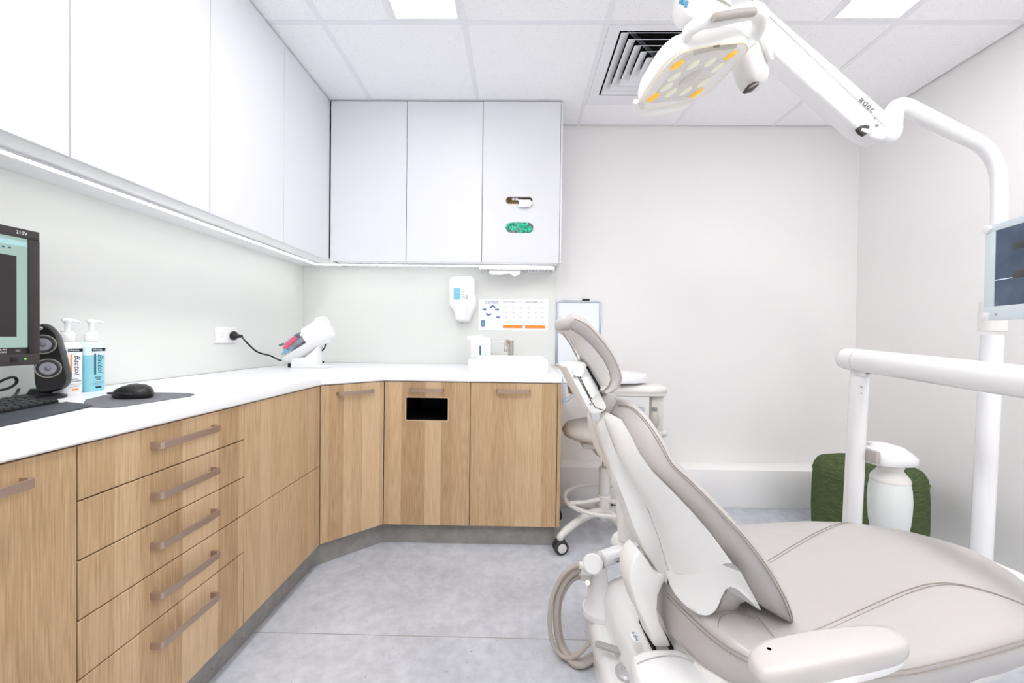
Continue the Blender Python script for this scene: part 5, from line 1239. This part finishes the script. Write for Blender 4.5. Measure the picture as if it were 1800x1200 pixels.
# yoke with blue touch buttons behind the lamp, hanging from the arm's end
y0_ = [(1196, -25), (1193, 2), (1198, 16), (1208, 27), (1222, 33), (1250, 30), (1275, 26), (1292, 12), (1286, -6), (1270, -25)]
YY = 1.34
yk = obj('yoke', B().prism([PY(x, y, YY-.03) for x, y in y0_], (0, .07, 0), .012, 3), mat('yoke_white', (234, 233, 232), .3, coat=.2), t, 50)
TB = mat('touch_blue', (96, 168, 204), .35)
for x, y in ((1195.5, 1), (1200.5, 4), (1205.5, 9)):
    p, q = PY(x+2.5, y-6, YY-.031), PY(x-.5, y+4, YY-.031); b = B(); b.tube([p, q], .0045, 10); obj('touch_button', b, TB, yk, 60)
ob = [(1256, -2), (1272, 0), (1284, 8), (1290, 13), (1283, 12), (1270, 5)]
obj('yoke_inset', B().prism([PY(x, y, YY-.031) for x, y in ob], (0, .004, 0), .001), GREYP, yk)
ae = d0+ax*Lr*.97
b = B(); b.tube([ae+upv*.0, PY(1262, -45, 1.38), PY(1240, -12, 1.36)], [.034, .034, .03], 16).tube([PY(1250, 0, 1.36), PY(1290, 50, 1.30), s0_], .024, 14); obj('head_stem', b, HEADM, t, 60)

# ------------------------------------------------------------------ patient monitor, turned towards the left of the room
t = thing('wall_screen', 'pale framed dark blue patient screen on the tall post at the right edge', 'monitor', (1.54, 1.30, 1.11))
m0 = PY(1733, 480, 1.405); md = Vector((-.27, -.963, 0)).normalized(); mn = Vector((md.y, -md.x, 0))
if mn.x > 0: mn = -mn
def on_mon(px, py, o=0): r = ray(px, py); c = m0+mn*o; return CAM+r*((c-CAM).dot(mn)/r.dot(mn))
ztop = on_mon(1745, 396).z; zbot = on_mon(1735, 563).z; W_ = .50
def mq(s, z, o=0): return Vector((m0.x, m0.y, z))+md*s+mn*o
sL = (on_mon(1740, 480)-m0).dot(md)
sL = 0.0
def mbox(b, s0, s1, z0, z1, o0, o1, bev=0):
    Q = Matrix(((md.x, mn.x, 0, m0.x), (md.y, mn.y, 0, m0.y), (0, 0, 1, 0), (0, 0, 0, 1))); return b.box((s0, o0, z0), (s1, o1, z1), bev, M=Q)
obj('housing', mbox(B(), 0, W_, zbot, ztop, -.035, -.0005, .006), mat('monitor_white', (226, 234, 240), .35), t)
bz = B(); e = .040
FR = mat('pale_blue_bezel', (220, 232, 240), .3, coat=.3)
mbox(bz, 0, W_, ztop-.022, ztop, 0, .004, .001); mbox(bz, 0, W_, zbot, zbot+.045, 0, .004, .001); mbox(bz, 0, .040, zbot+.045, ztop-.022, 0, .004, .001); mbox(bz, W_-.04, W_, zbot+.045, ztop-.022, 0, .004, .001)
obj('bezel', bz, FR, t)
sm_ = mat('screen_navy', (58, 74, 98), .12, emit=.95); N, L, Bn = nodes_of(sm_)
g = N.new('ShaderNodeNewGeometry'); n_ = N.new('ShaderNodeTexNoise'); n_.inputs['Scale'].default_value = 9; n_.inputs['Detail'].default_value = 4; L.new(g.outputs['Position'], n_.inputs['Vector'])
r_ = ramp(N, L, n_.outputs['Fac'], [(.35, (48, 66, 92)), (.65, (76, 92, 114))]); L.new(r_, Bn.inputs['Emission Color']); Bn.inputs['Base Color'].default_value = lin((20, 24, 32))
sc2 = obj('screen', mbox(B(), .040, W_-.04, zbot+.045, ztop-.022, 0, .002), sm_, t)
b = B()
for s in (.012, W_-.012):
    for z in (zbot+.012, ztop-.010): b.lathe([(.0145, .003), (.0145, .010), (.010, .0125), (0, .0125)], axis_to(mn, mq(s, z)), 20)
o = obj('corner_button', b, BRIGHT, t, 40); o['kind'] = 'stuff'
b = B(); 
for z in (ztop-.085, ztop-.175): mbox(b, .105, .25, z-.012, z+.012, .002, .0028, .0003)
o = obj('screen_mark', b, mat('mark_dark', (44, 48, 54), .3), sc2); o['kind'] = 'stuff'
obj('screen_line', mbox(B(), .0405, W_-.0405, zbot+.128, zbot+.130, .002, .0026), mat('line_white', (214, 230, 250), .3, emit=.7), sc2)
b = B(); b.lathe([(.004, .004), (.004, .005), (0, .005)], axis_to(mn, mq(.05, zbot+.018)), 12); obj('power_light', b, GREYP, t)
b = B(); cyl(b, mq(.12, (ztop+zbot)/2, -.034), Vector((LP(1745, 500).x-.02, LY-.04, (ztop+zbot)/2)), .018); obj('mount', b, PLA2, t)
